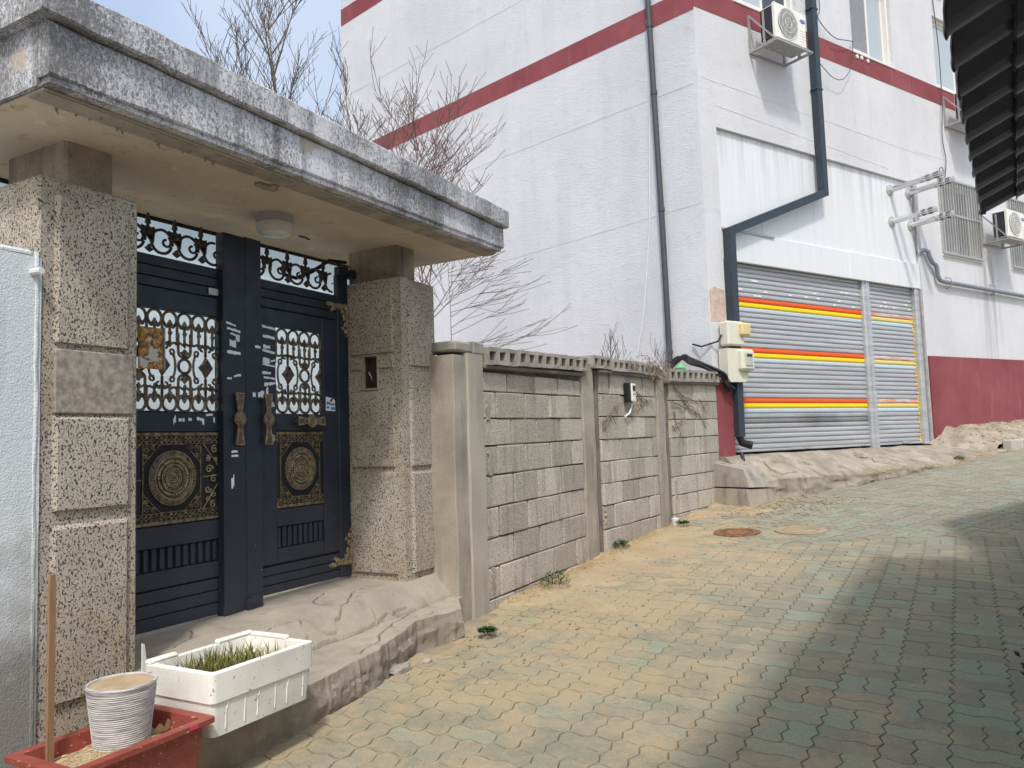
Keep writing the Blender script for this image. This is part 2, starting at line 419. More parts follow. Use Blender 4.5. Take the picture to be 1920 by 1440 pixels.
SPEAR = mk_bronze('dark_iron', (.022, .022, .026), (.07, .055, .045), .3, .55)
PLBLACK = simple('black_relief_plate', (.022, .023, .027), .5)
TAPE = simple('white_tape_residue', (.80, .81, .84), .7)
def mk_rust():
    m = N('flaking_rusty_paint', .75); a = m.noise(26, 4, None, .6, .8); b = m.noise(60, 3)
    c = m.mix(m.ramp(a, .45, .52), (.16, .10, .07), (.50, .24, .05)); c = m.mix(m.ramp(m.noise(13, 3, m.mapv((1, 1, 1), 0, (3, 1, 8))), .57, .6), c, (.62, .60, .56))
    c = m.mix(m.ramp(b, .58, .64), c, (.66, .50, .24)); m.col(c); m.bump(a, .4, .003); return m.m
RUST = mk_rust()
# paving
def mk_paver():
    m = N('green_grey_paver', .93)
    at = m.n('ShaderNodeAttribute', attribute_name='tint').outputs['Fac']
    r = m.math('FRACT', m.math('ADD', m.math('MULTIPLY', m.objrand(), .999), at))
    big = m.noise(.9, 4); mid = m.noise(3.2, 5, None, .6, .5); n1 = m.noise(150, 3); n2 = m.noise(26, 4)
    c = m.mix(m.ramp(r, .0, 1.0), (.218, .212, .155), (.288, .268, .195))
    c = m.mix(m.ramp(m.math('ADD', m.math('MULTIPLY', big, .5), m.math('MULTIPLY', r, .5)), .54, .76), c, (.235, .275, .205))
    c = m.mix(m.math('MULTIPLY', m.ramp(m.noise(2.1, 4, m.mapv((1, 1, 1), 0, (5, 9, 0))), .55, .68), .5), c, (.23, .215, .195))
    lat = m.n('ShaderNodeVectorMath', operation='DOT_PRODUCT'); m.L(m.pos, lat.inputs[0]); lat.inputs[1].default_value = (.866, -.5, 0)
    edge = m.ramp(lat.outputs['Value'], -3.0, -1.0, .13, -.012)
    far = m.ramp(m.sepz()[1], 7.4, 8.6, 0, -.09)
    sand = m.math('ADD', m.math('ADD', m.math('MULTIPLY', mid, .55), m.math('MULTIPLY', n2, .22)), m.math('ADD', m.math('MULTIPLY', m.noise(.55, 3, m.mapv((1, 1, 1), 0, (2, 2, 0))), .3), m.math('ADD', edge, far)))
    c = m.mix(m.math('MULTIPLY', m.ramp(sand, .515, .66), .8), c, (.40, .312, .19))
    c = m.mix(m.math('MULTIPLY', m.ramp(n1, .55, .68), .4), c, (.13, .125, .11)); c = m.mix(m.math('MULTIPLY', m.ramp(n1, .42, .34), .35), c, (.50, .47, .41))
    m.col(c); m.bump(n1, .4, .004); m.bump(n2, .35, .008); return m.m
PAVER = mk_paver()
def mk_sand(name, a, b, dk, sc=2.0):
    m = N(name, .97); c = m.mix(m.ramp(m.noise(sc, 5), .35, .65), a, b)
    n1 = m.noise(190, 3); c = m.mix(m.math('MULTIPLY', m.ramp(n1, .55, .7), .55), c, dk); c = m.mix(m.math('MULTIPLY', m.ramp(m.noise(14, 5), .56, .7), .4), c, dk)
    m.col(c); m.bump(n1, .5, .005); m.bump(m.noise(30, 4), .5, .01); return m.m
SAND = mk_sand('yellow_sand', (.35, .275, .172), (.43, .34, .218), (.22, .175, .12))
JOINT = mk_sand('joint_sand', (.21, .175, .125), (.38, .315, .22), (.15, .125, .09), 2.4)
SOIL = mk_sand('dry_straw_soil', (.36, .27, .17), (.50, .39, .25), (.16, .115, .07), 14)
RUBB = mk_sand('rubble_soil', (.24, .205, .155), (.38, .33, .265), (.14, .115, .09), 5)
STRAW = simple('dry_straw', (.50, .385, .21), .9, var=.4)
GRASS = simple('yellowing_grass', (.16, .17, .045), .8, var=.6, scale=30)
WEED = simple('dark_green_weed', (.035, .085, .025), .8, var=.5, scale=30)
DARKPL = simple('dark_evergreen_leaf', (.02, .028, .018), .7, var=.5, scale=30)
BARK = simple('grey_brown_twig', (.15, .12, .105), .9, var=.4, scale=20)
BARKR = simple('reddish_twig', (.205, .13, .112), .9, var=.4, scale=20)
BARKP = simple('pale_grey_twig', (.17, .15, .14), .9, var=.3, scale=20)
VINE = simple('dry_vine', (.235, .165, .125), .9, var=.4, scale=20)
# metals, plastics, glass
GALV = N('galvanised_shutter', .46, .35, .5); _f = GALV.noise(1.4, 5, GALV.mapv((.5, .5, 9)))
GALV.col(GALV.mix(GALV.ramp(_f, .35, .65), (.40, .415, .44), (.54, .55, .57))); GALV = GALV.m
def mk_slat(name, c, wear):
    m = N(name, .5, .1, .4); f = m.noise(6, 5, m.mapv((.8, .8, 8), BR.rz), .6, .4)
    m.col(m.mix(m.ramp(f, wear - .03, wear + .03), (.50, .515, .54), c)) ; return m.m
SL_O = mk_slat('orange_slat_paint', (.72, .105, .02), .2); SL_Y = mk_slat('yellow_slat_paint', (.90, .62, .01), .2); SL_B = mk_slat('worn_blue_slat_paint', (.43, .57, .65), .5)
SL_OW = mk_slat('flaked_orange_slat_paint', (.66, .24, .17), .52); SL_YW = mk_slat('faded_yellow_slat_paint', (.72, .56, .17), .33); SL_BW = mk_slat('faded_blue_slat_paint', (.45, .60, .68), .38)
SL_D = simple('dark_grey_slat', (.20, .205, .225), .5, .1, var=.5, scale=1.5); SL_D2 = simple('mid_grey_slat', (.34, .35, .37), .5, .1, var=.4, scale=1.5)  # plain darker greys for a few slats low on the wide shutter
PANEL = N('white_steel_cladding', .5, .1, .4); _s = PANEL.noise(2.2, 5, PANEL.mapv((5, 5, .22), BR.rz)); _z = PANEL.ramp(PANEL.sepz()[2], 4.9, 5.9)
PANEL.col(PANEL.mix(PANEL.math('MULTIPLY', PANEL.ramp(_s, .45, .7), PANEL.math('ADD', PANEL.math('MULTIPLY', _z, .55), .12)), (.70, .715, .735), (.42, .435, .46))); PANEL = PANEL.m
PIPEB = simple('dark_slate_pipe_paint', (.038, .052, .068), .45, var=.15)
PIPEG = simple('dark_grey_pvc', (.065, .072, .085), .5, var=.15)
PVCG = simple('grey_pvc', (.22, .25, .29), .5)
STEEL = N('stainless_flue', .22, 1.0, .5).col((.62, .62, .62)).m
ALU = simple('dull_aluminium', (.48, .48, .47), .45, .5, spec=.5)
IRONG = simple('grey_steel_angle', (.36, .355, .35), .6, .3, var=.25)
ACW = simple('white_ac_casing', (.74, .74, .71), .5, var=.05)
ACD = simple('dark_ac_coil', (.030, .034, .042), .6)
ACG = simple('ac_fan_shadow_grey', (.13, .135, .135), .6)
BLUE = simple('blue_badge', (.03, .05, .28), .4); WHITE = simple('white_print', (.8, .8, .8), .5)
GLASSW = N('window_glass_pale', .08, 0, .6).col((.40, .46, .48)).m
GLASSD = N('window_glass_dark', .08, 0, .6).col((.06, .068, .075)).m
MESHG = simple('insect_screen_grey', (.24, .25, .27), .6)
UPVC = simple('cream_window_frame', (.70, .69, .645), .45, var=.04)
CREAM = simple('cream_meter_plastic', (.62, .61, .51), .45, var=.08, scale=20); YELP = simple('yellowed_meter_cover', (.62, .52, .25), .4, var=.08); GREYP = simple('clear_meter_window', (.42, .43, .39), .25)
BLK = simple('black_rubber', (.022, .023, .026), .5); BLKP = simple('black_plastic', (.02, .02, .024), .4)
WIRE = simple('black_thin_wire', (.06, .06, .065), .6); WHWIRE = simple('white_cord', (.78, .78, .78), .6)
TILE = N('black_metal_roof_tile', .38, .2, .5); TILE.col(TILE.mul((.042, .047, .055), TILE.ramp(TILE.noise(4, 4), .3, .7, .7, 1.3))); TILE = TILE.m
NWALL = simple('pale_bounce_plaster', (.66, .63, .58), .9, var=.15, scale=3)  # for the unseen walls; kept pale to bounce light into the shaded lane
EPS = N('white_styrofoam', .8, 0, .2); _e = EPS.vor(150); _p = EPS.ramp(EPS.noise(40, 3), .66, .7)
EPS.col(EPS.mix(EPS.math('MULTIPLY', _p, .8), EPS.mix(EPS.ramp(EPS.noise(4, 4), .4, .7), (.80, .795, .75), (.68, .665, .60)), (.25, .22, .18))); EPS.bump(_e, .15, .003); EPS.bump(EPS.noise(14, 3), .2, .01); EPS = EPS.m
REDP = N('faded_red_brown_plastic', .5, 0, .4); _g = REDP.noise(16, 3, REDP.mapv((.4, 2, 2))); _h = REDP.noise(70, 2, REDP.mapv((.35, 1, 1.5)))
REDP.col(REDP.mix(REDP.ramp(_h, .685, .71), REDP.mix(REDP.ramp(_g, .35, .7), (.235, .048, .035), (.30, .075, .055)), (.62, .40, .34))); REDP = REDP.m
POTM = N('ribbed_grey_ceramic', .55, 0, .4); _q = POTM.noise(3, 5, POTM.mapv((4, 4, 85)), .6, .2); POTM.col(POTM.mix(POTM.ramp(_q, .46, .66), (.56, .545, .54), (.22, .21, .215))); POTM.bump(_q, .2, .002); POTM = POTM.m
WOOD = N('weathered_stake_wood', .85); _w = WOOD.noise(8, 4, WOOD.mapv((30, 30, 1.2))); WOOD.col(WOOD.mix(_w, (.17, .085, .04), (.38, .25, .14))); WOOD = WOOD.m
MANH = N('rusted_cast_iron', .75, .4); _m = MANH.noise(26, 4); MANH.col(MANH.mix(MANH.ramp(_m, .4, .6), (.17, .085, .045), (.34, .185, .10))); MANH = MANH.m
LAMPW = simple('lamp_grey_ring', (.36, .35, .33), .5); LAMPG = simple('frosted_lamp_glass', (.66, .72, .70), .3)
PINKP = simple('bare_pink_render', (.55, .42, .36), .9, var=.3)
GREEN = simple('bright_green_plastic', (.13, .46, .15), .5)
KERB = mk_conc('kerb_concrete', (.40, .375, .33), (.52, .485, .43), (.27, .24, .20), 4, .4)
# a plate whose name is worn away
NAMEP = N('worn_name_stone', .85); _a = NAMEP.noise(36, 3, NAMEP.mapv((1, 1, 1))); NAMEP.col(NAMEP.mix(NAMEP.ramp(_a, .36, .64), (.215, .185, .155), (.37, .33, .285))); NAMEP.bump(_a, .25, .003); NAMEP = NAMEP.m

# ------------------------------------------------------------------ ground and paving
def dense(a, b, step): n = max(1, int(round((b - a) / step))); return [a + (b - a) * i / n for i in range(n + 1)]
mb = MB(True)
xs = [-60, -35, -20, -12] + dense(-8, 16, .5) + [20, 30, 45, 60]; ys = [-40, -20, -8] + dense(-2, 18, .5) + [22, 30, 45, 70]
mb.sheet(xs, ys, lambda x, y: gnd(x, y) - .0065)
mb.solo('ground', 'sandy ground under the paving of the lane', None, JOINT, W, kind='structure', smooth=60)

PAV = thing('paved_road', 'lane of green grey wavy interlocking paving blocks', None, W, (0, 0, 0), kind='structure')
PL, PW = .238, .119
def paver_outline():
    A = .0105; L2 = PL / 2; H2 = PW / 2; pts = []
    # every edge is the same zigzag of period PL/2, so pavers laid either way interlock
    pts += [(-L2, -H2), (-L2 + PL / 8, -H2 + A), (-L2 + 3 * PL / 8, -H2 - A), (-L2 + 5 * PL / 8, -H2 + A), (-L2 + 7 * PL / 8, -H2 - A)]
    pts += [(L2, -H2), (L2 + A, -H2 + PW / 4), (L2 - A, -H2 + 3 * PW / 4)]
    pts += [(L2, H2), (L2 - PL / 8, H2 - A), (L2 - 3 * PL / 8, H2 + A), (L2 - 5 * PL / 8, H2 - A), (L2 - 7 * PL / 8, H2 + A)]
    pts += [(-L2, H2), (-L2 - A, H2 - PW / 4), (-L2 + A, H2 - 3 * PW / 4)]
    return pts
def shrink(pts, g):
    out = []; n = len(pts)
    for i in range(n):
        a = Vector(pts[i - 1]); b = Vector(pts[i]); c = Vector(pts[(i + 1) % n])
        d1 = (b - a).normalized(); d2 = (c - b).normalized(); nn = Vector((-(d1 + d2).y, (d1 + d2).x))
        if nn.length < 1e-6: nn = Vector((-d1.y, d1.x))
        nn.normalize(); out.append(b + nn * g)
    return out
def flip(pts): return [Vector((p[1], p[0])) for p in pts][::-1]
OUT = paver_outline(); TOP = shrink(OUT, .0040); MID = shrink(OUT, .0008)
TOPV, MIDV = flip(TOP), flip(MID)
def paver_geom(mb_, pos, ex, ey, ez, flat=True):
    k = len(mb_.v); n = len(OUT); T_, M_ = (TOP, MID) if flat else (TOPV, MIDV)
    for p in T_: mb_.v.append((pos + ex * p[0] + ey * p[1] + ez * .003)[:])
    for p in M_: mb_.v.append((pos + ex * p[0] + ey * p[1] - ez * .009)[:])
    mb_.F(*range(k, k + n))
    for i in range(n): j = (i + 1) % n; mb_.F(k + i, k + n + i, k + n + j, k + j)
pm = MB(True); paver_geom(pm, Vector((0, 0, 0)), Vector((1, 0, 0)), Vector((0, 1, 0)), Vector((0, 0, 1)))
PMESH = pm.mesh('paver', PAVER, normals=False)
pm = MB(True); paver_geom(pm, Vector((0, 0, 0)), Vector((1, 0, 0)), Vector((0, 1, 0)), Vector((0, 0, 1)), False); PMESHV = pm.mesh('paver', PAVER, normals=False)
def view_px(p):
    q = Vector(p) - EYE; w_ = q.dot(F_)
    if w_ < .3: return None
    return 960 + 1450 * q.dot(R_) / w_, 720 - 1450 * q.dot(U_) / w_, w_
def on_road(x, y):
    s, t = G.inv(x, y)
    if s < 1.55 and t < .86: return False
    q = x * .866 - y * .5
    if q < -2.97: return False
    s, t = BR.inv(x, y)
    edge = lerp_tab(s, [-2, 0, .25, 2.1, 4.1, 5.5, 6.2, 20], [.1, .1, .60, .90, .92, .95, .85, .85])
    if t < edge: return False
    s, t = EV.inv(x, y)
    if t > .55 and s < 4: return False
    return True
cand = []
def lay(az, test, seed):
    a = radians(az); d = Vector((sin(a), cos(a), 0)); n = Vector((cos(a), -sin(a), 0)); r2 = random.Random(seed)
    for j in range(-20, 90):
        for i in range(-60, 60):
            for h in (-1, 1):
                flat = (i + j) % 2 == 0
                c = d * (j * PL + (h * PW / 2 if flat else 0)) + n * (i * PL + (0 if flat else h * PW / 2)) + Vector((.03, .05, 0))
                if not test(c.x, c.y) or not on_road(c.x, c.y): continue
                c.z = gnd(c.x, c.y); px = view_px(c)
                if px is None or not (-260 < px[0] < 2180 and 760 < px[1] < 1720): continue
                cc = c.copy(); cc.z += r2.uniform(-.0016, .0016) + .006 * mnoise.noise(c * .9)
                u, v = n, d
                gr = lambda q: (gnd(c.x + q.x * .3, c.y + q.y * .3) - gnd(c.x - q.x * .3, c.y - q.y * .3)) / .6
                ex = Vector((u.x, u.y, gr(u) + r2.gauss(0, .008))).normalized()
                ey = Vector((v.x, v.y, gr(v) + r2.gauss(0, .008))).normalized(); ez = ex.cross(ey).normalized(); ey = ez.cross(ex)
                inside = 0 <= px[0] <= 1920 and 0 <= px[1] <= 1440
                cand.append((0 if inside else 1, px[2], cc, ex, ey, ez, flat, r2.random()))
divide = lambda x, y: y > 7.55 - .10 * (x - 2.5) if x > 1.6 else y > 8.8
lay(30, lambda x, y: not divide(x, y), 3); lay(58, lambda x, y: divide(x, y), 4)
cand.sort(key=lambda c: (c[0], c[1]))
for c in cand[:300]:
    o = put('paver', PMESH if c[6] else PMESHV, PAV, c[2]); o.rotation_euler = Matrix((c[3], c[4], c[5])).transposed().to_euler()
rest = MB(True); tints = []
for c in cand[300:]:
    paver_geom(rest, *c[2:7]); tints += [c[7]] * (2 * len(OUT))
ro = rest.build('pavers', PAVER, PAV, kind='stuff', normals=False)
at = ro.data.attributes.new('tint', 'FLOAT', 'POINT'); at.data.foreach_set('value', tints)

# sand drifted against the wall
def sandz(q, l):
    x = q * .866 + l * .5; y = -q * .5 + l * .866
    return gnd(x, y) + .013 - .018 * (q + 3.0) - .08 * max(0, (5.0 - l) / .6) + .016 * nz(x, y, 0, 2.6, 4) + .004 * nz(x, y, 3, 14, 2)
mb = MB(True); qs = dense(-3.25, -1.3, .05); ls = dense(4.1, 10.4, .06)
ix = [[None] * len(qs) for _ in ls]
for i, l in enumerate(ls):
    for j, q in enumerate(qs): ix[i][j] = mb.P(q * .866 + l * .5, -q * .5 + l * .866, sandz(q, l))
for i in range(len(ls) - 1):
    for j in range(len(qs) - 1): mb.F(ix[i][j], ix[i + 1][j], ix[i + 1][j + 1], ix[i][j + 1])
mb.solo('sand', 'yellow sand drifted over the paving along the block wall', None, SAND, W, kind='stuff', smooth=70)

# ------------------------------------------------------------------ white building
SHX0, SHX1, SHZ0, SHZ1 = .33, 5.35, 1.37, 5.89
TOPZ = 14.0
bld = thing('white_building', 'big white stuccoed building with maroon bands and striped roller shutters', 'building', BR, (0, 0, .4))
wins = [(.85, 2.30, 7.90, 9.35), (3.76, 4.97, 7.90, 9.35), (6.38, 8.05, 7.90, 9.25), (6.14, 7.50, 4.73, 6.13), (8.72, 10.05, 4.73, 6.13), (9.6, 11.0, 7.9, 9.25)]
def holes(rects, x0, x1, z0, z1):
    xs = sorted(set([x0, x1] + [v for r in rects for v in r[:2]])); zs = sorted(set([z0, z1] + [v for r in rects for v in r[2:]]))
    def hole(i, j):
        cx, cz = (xs[i] + xs[i + 1]) / 2, (zs[j] + zs[j + 1]) / 2
        return any(r[0] < cx < r[1] and r[2] < cz < r[3] for r in rects)
    return xs, zs, hole
xs, zs, hl = holes(wins + [(SHX0, SHX1, .4, SHZ1)], 0, 16, .4, TOPZ)
MB().gridsolid(xs, zs, hl, -.28, 0).build('front_wall', STUR, bld)
# side wall lives in its own frame, expressed in the building's local axes
def side(s, t, z):
    p = BL.p(s, t); a, b = BR.inv(p.x, p.y); return a, b, z
# for the left face, outward is the side of BL facing the camera
SG = -1 if BL.n.dot(-BL.o) < 0 else 1
def side_slab(mb_, poly, t0, t1):
    a = [mb_.P(*side(s, SG * t0, z)) for s, z in poly]; b = [mb_.P(*side(s, SG * t1, z)) for s, z in poly]
    mb_.F(*a[::-1]); mb_.F(*b)
    for i in range(len(poly)): j = (i + 1) % len(poly); mb_.F(a[i], a[j], b[j], b[i])
mb = MB(); side_slab(mb, [(0.0, .4), (7.43, .4), (7.43, TOPZ), (0.0, TOPZ)], -.25, 0); mb.build('side_wall', STUL, bld)
mb = MB(); p1 = side(7.43, 0, 0); mb.plan([(p1[0], p1[1] - .002), (p1[0] + 9, p1[1] - 13), (p1[0] + 9.3, p1[1] - 12.8), (p1[0] + .3, p1[1] + -.05)], .4, TOPZ); mb.build('back_wall', STUL, bld)
mb = MB(); mb.plan([(.3, -.3), (15.9, -.3), (15.9, -9), (p1[0] + 4, p1[1] - 5), (p1[0] + .6, p1[1] - .5)], TOPZ - .3, TOPZ - .05); mb.build('roof', STUR, bld)
mb = MB(); mb.box(15.7, 16, -9, -.28, .4, TOPZ); mb.build('end_wall', STUR, bld)
# maroon bands
MB().box(0, 16, 0, .005, 7.545, 7.87).build('painted_band', REDR, bld)
mb = MB(); side_slab(mb, [(-.002, 7.50), (7.43, 7.055), (7.43, 7.36), (-.002, 7.83)], 0, .005); mb.build('painted_band', REDL, bld)
mb = MB(); side_slab(mb, [(2.0, 10.33), (7.43, 10.00), (7.43, 10.34), (2.0, 10.68)], 0, .005); mb.build('painted_band', REDL, bld)
mb = MB()
pr = [(5.37, 1.42), (16, 1.9), (16, 2.95), (5.37, 2.855)]; mb.prism(pr, -.01, .03); mb.build('painted_plinth', REDR, bld, label='maroon plinth right of the shutters')
mb = MB(); mb.prism([(-.02, 1.23), (.327, 1.26), (.327, 2.36), (-.02, 2.33)], -.05, .035); mb.build('painted_plinth', REDR, bld, label='maroon plinth at the corner left of the shutters')
mb = MB(); side_slab(mb, [(0.03, .9), (7.4, .9), (7.4, 2.15), (0.03, 2.33)], 0, .03); mb.build('painted_plinth', REDL, bld)
MB().prism([(.02, 3.14), (.30, 3.16), (.31, 3.58), (.12, 3.62), (.02, 3.57)], 0, .004).build('bare_patch', PINKP, bld)
# plaster lifts: thin ridges running along the faces
for (s0, z0, s1, z1) in ((.05, 6.46, 7.4, 6.09), (.05, 4.77, 4.6, 4.49), (.05, 8.95, 7.4, 8.52)):
    mb = MB(); n = 60; poly = [(s0 + (s1 - s0) * i / n, z0 + (z1 - z0) * i / n + .006 * nz(i * .7, s0)) for i in range(n + 1)]
    side_slab(mb, poly + [(s, z - .005 - .004 * abs(nz(s * 9, 5))) for s, z in poly[::-1]], 0, .003); mb.build('plaster_ridge', STUL, bld)
for (s0, z0, s1, z1) in ((.1, 6.55, 5.9, 6.45), (.35, 6.2, 4.6, 6.02), (5.5, 6.5, 12, 6.5), (3.0, 9.6, 9, 9.62)):
    mb = MB(); n = 60; poly = [(s0 + (s1 - s0) * i / n, z0 + (z1 - z0) * i / n + .006 * nz(i * .7, s0 + 3)) for i in range(n + 1)]
    mb.prism(poly + [(s, z - .004 - .003 * abs(nz(s * 9, 5))) for s, z in poly[::-1]], 0, .003); mb.build('plaster_ridge', STUR, bld)
for s, z in ((3.86, 7.80), (3.99, 7.81), (4.17, 7.80)):
    MB().lathe([(.035, 0), (.035, .014), (.024, .02), (.0, .02)], (s, 0.005, z), 't', 14).build('vent_cap', UPVC, bld)
# windows
def window(r, kind):
    s0, s1, z0, z1 = r; fw = .055
    f = MB()
    for b in ((s0, s1, z0, z0 + fw), (s0, s1, z1 - fw, z1), (s0, s0 + fw, z0 + fw, z1 - fw), (s1 - fw, s1, z0 + fw, z1 - fw)): f.box(b[0], b[1], -.16, -.05, b[2], b[3], .006)
    wf = f.build('window', UPVC, bld)
    mid = s0 + (s1 - s0) * .5
    for k, (a, b, dt, mat) in enumerate(((s0 + fw, mid + .025, -.08, kind[0]), (mid - .025, s1 - fw, -.12, kind[1]))):
        q = MB()
        for c in ((a, b, z0 + fw, z0 + fw + .05), (a, b, z1 - fw - .05, z1 - fw), (a, a + .05, z0 + fw + .05, z1 - fw - .05), (b - .05, b, z0 + fw + .05, z1 - fw - .05)): q.box(c[0], c[1], dt - .03, dt, c[2], c[3], .004)
        q.build('sash', UPVC, wf)
        MB().box(a + .05, b - .05, dt - .02, dt - .012, z0 + fw + .05, z1 - fw - .05).build('pane', mat, wf)
    MB().box(s0 - .02, s1 + .02, -.05, .02, z0 - .045, z0 - .002, .005).build('sill', UPVC, wf)
    return wf
window(wins[0], (GLASSW, GLASSD)); window(wins[1], (MESHG, GLASSW)); window(wins[2], (GLASSW, GLASSD))
window(wins[3], (MESHG, GLASSD)); window(wins[4], (GLASSD, GLASSD)); window(wins[5], (GLASSD, GLASSW))
# window guards
for r in (wins[3], wins[4]):
    s0, s1, z0, z1 = r; g = MB()
    for zz in (z0 - .01, (z0 + z1) / 2 + .02, z1 - .03): g.box(s0 - .02, s1 + .02, .03, .06, zz, zz + .035)
    for ss in (s0 - .02, s1 - .01): g.box(ss, ss + .03, -.01, .03, z0, z1)
    gf = g.build('window_guard', ALU, bld)
    bar = MB().box(-.011, .011, .032, .056, z0 + .027, z1 - .032).mesh('guard_bar', ALU, (0, 0, 0))
    nb = 15
    for k in range(nb): put('guard_bar', bar, gf, (s0 + .03 + (s1 - s0 - .06) * k / (nb - 1), 0, -.4))
# cladding above the shutters
seams = [.335, 1.25, 2.5, 3.62, 4.62, 5.345]
for a, b in zip(seams[:-1], seams[1:]): MB().box(a + .003, b - .003, -.075, -.05 - .002 * rnd.random(), 4.46, 5.885, .003).build('cladding_panel', PANEL, bld)
for a, b in ((.335, 3.3), (3.3, 5.345)): MB().box(a + .002, b - .002, -.06, -.012, 4.02, 4.455, .006).build('shutter_hood', PANEL, bld)
MB().box(.335, 1.45, -.012, .012, 4.44, 4.47, .003).build('hood_trim', ALU, bld)
MB().box(.335, 5.345, -.27, -.2, 1.2, 5.88).build('lining', ACD, bld)
# shutters
def slat_mesh(L):
    m_ = MB(); pr = [(0, 0), (.010, .004), (.020, .018), (.022, .036), (.019, .054), (.008, .066), (0, .0695)]
    a = [m_.P(0, t, z) for t, z in pr]; b = [m_.P(L, t, z) for t, z in pr]
    for i in range(len(pr) - 1): m_.F(a[i], a[i + 1], b[i + 1], b[i])
    m_.F(*a[::-1]); m_.F(*b); m_.F(a[-1], a[0], b[0], b[-1])
    me = m_.mesh('slat', GALV, (0, 0, 0), 25); return me
def shutter(s0, s1, cols, lab):
    fr = MB(); fr.box(s0, s1, -.125, -.085, 1.365, 1.398, .006); fr.box(s0, s1, -.15, -.13, 1.38, 4.05)
    sh = fr.build('shutter', GALV, bld, label=lab); me = slat_mesh(s1 - s0 - .004)
    for i in range(37):
        o = put('slat', me, sh, (s0 + .002, .125, 1.402 + .0716 * i - .4))
        if i in cols: o.material_slots[0].link = 'OBJECT'; o.material_slots[0].material = cols[i]
    return sh
cA = {}; cB = {}
for k in (9, 19, 29): cA[k] = SL_O; cB[k] = SL_OW
for k in (8, 18, 28): cA[k] = SL_Y; cB[k] = SL_YW
for k in (7, 17, 27): cA[k] = SL_B; cB[k] = SL_BW
cA[6] = SL_D2; cA[5] = SL_D; cA[4] = SL_D2
shL = shutter(.40, 3.665, cA, 'wide roller shutter with bright orange and yellow slats'); shR = shutter(3.865, 5.175, cB, 'narrow roller shutter with flaked orange and faded yellow slats')
r2 = random.Random(5)
mb = MB()
for k in range(22):
    s = r2.uniform(.7, 3.5) if k < 15 else r2.uniform(4.0, 5.1); i = r2.choice((30, 31, 32, 33)); mb.box(s, s + .07, -.110, -.099, 1.402 + .0716 * i + .02, 1.402 + .0716 * i + .045, .004)
mb.build('air_slots', ACW, shL, kind='stuff')
for s in (2.0, 3.4): MB().box(s, s + .10, -.085, -.06, 1.372, 1.402, .005).build('lock', ALU, shL)
MB().box(4.55, 4.75, -.085, -.05, 1.375, 1.415, .008).build('lock', ALU, shR)
MB().box(3.668, 3.862, -.13, -.05, 1.33, 4.04, .01).box(3.74, 3.79, -.05, -.035, 1.33, 4.04).build('shutter_post', GALV, bld)
MB().box(5.178, 5.30, -.13, -.03, 1.35, 4.02, .01).build('shutter_guide', GALV, bld)
MB().box(5.302, 5.347, -.13, .01, 1.35, 4.02, .01).build('shutter_guide', IRONG, bld)
MB().box(.335, .398, -.13, -.03, 1.35, 4.02, .008).build('shutter_guide', GALV, bld)
mb = MB(); r2 = random.Random(8)
for k in range(44): z = 1.42 + k * .05; mb.blob((5.16 + r2.uniform(-.012, .012), -.10, z), r2.uniform(.010, .022), k, (1, .4, 1.2), 5, 3)
mb.build('foam_sealant', SL_Y, shR, kind='stuff')
# flue pipes
for k, (s, z, ln) in enumerate(((4.65, 5.67, .86), (5.22, 5.70, .74), (4.64, 5.12, .72), (5.22, 5.13, .70))):
    v = MB(); zz = lambda t: z + .03 * t
    v.tube([(s, -.05, z), (s, ln * .98, zz(ln))], .047, 14); pipe = v.build('flue_pipe', STEEL, bld, smooth=40)
    MB().lathe([(.095, 0), (.095, .012), (.055, .03), (.049, .03)], (s, -.048, z), 't', 18).build('flange', ALU, pipe, smooth=40)
    c = MB()
    for t in (.58, .62, .78, .97): c.lathe([(.049, -.008), (.054, -.004), (.054, .004), (.049, .008)], (s, ln * t, zz(ln * t)), 't', 14)
    c.build('collar', ALU, pipe, smooth=40)
    hb = MB()
    for t in (.68, .70, .72, .74, .83, .85, .87, .89, .91):
        for a in range(9):
            an = 2 * pi * a / 9; hb.box(s + .047 * cos(an) - .006, s + .047 * cos(an) + .006, ln * t - .005, ln * t + .004, zz(ln * t) + .047 * sin(an) - .006, zz(ln * t) + .047 * sin(an) + .006)
    hb.build('vent_holes', ACD, pipe, kind='stuff')
# grey pvc drain on the right
v = MB(); pts = [(5.32, -.02, 4.66), (5.42, .06, 4.70), (5.52, .07, 4.68), (5.54, .07, 4.60), (5.62, .07, 4.50), (5.72, .07, 4.47), (5.76, .07, 4.42), (5.77, .07, 4.28), (5.84, .07, 4.20)] + [(5.95 + i * .5, .07, 4.19 - .004 * i) for i in range(16)]
v.tube(pts, .038, 10); dp = v.build('drain_pipe', PVCG, bld, smooth=50, label='grey pipe running along the wall right of the shutters')
for s in (6.15, 7.75): 
    c = MB(); c.tube([(s, -.0, 4.30), (s, .10, 4.26), (s, .115, 4.19), (s, .10, 4.13), (s, 0, 4.09)], .010, 6); c.build('pipe_clip', IRONG, dp)
MB().box(5.30, 5.40, -.0, .02, 4.62, 5.85, .004).build('corner_strip', ALU, bld)

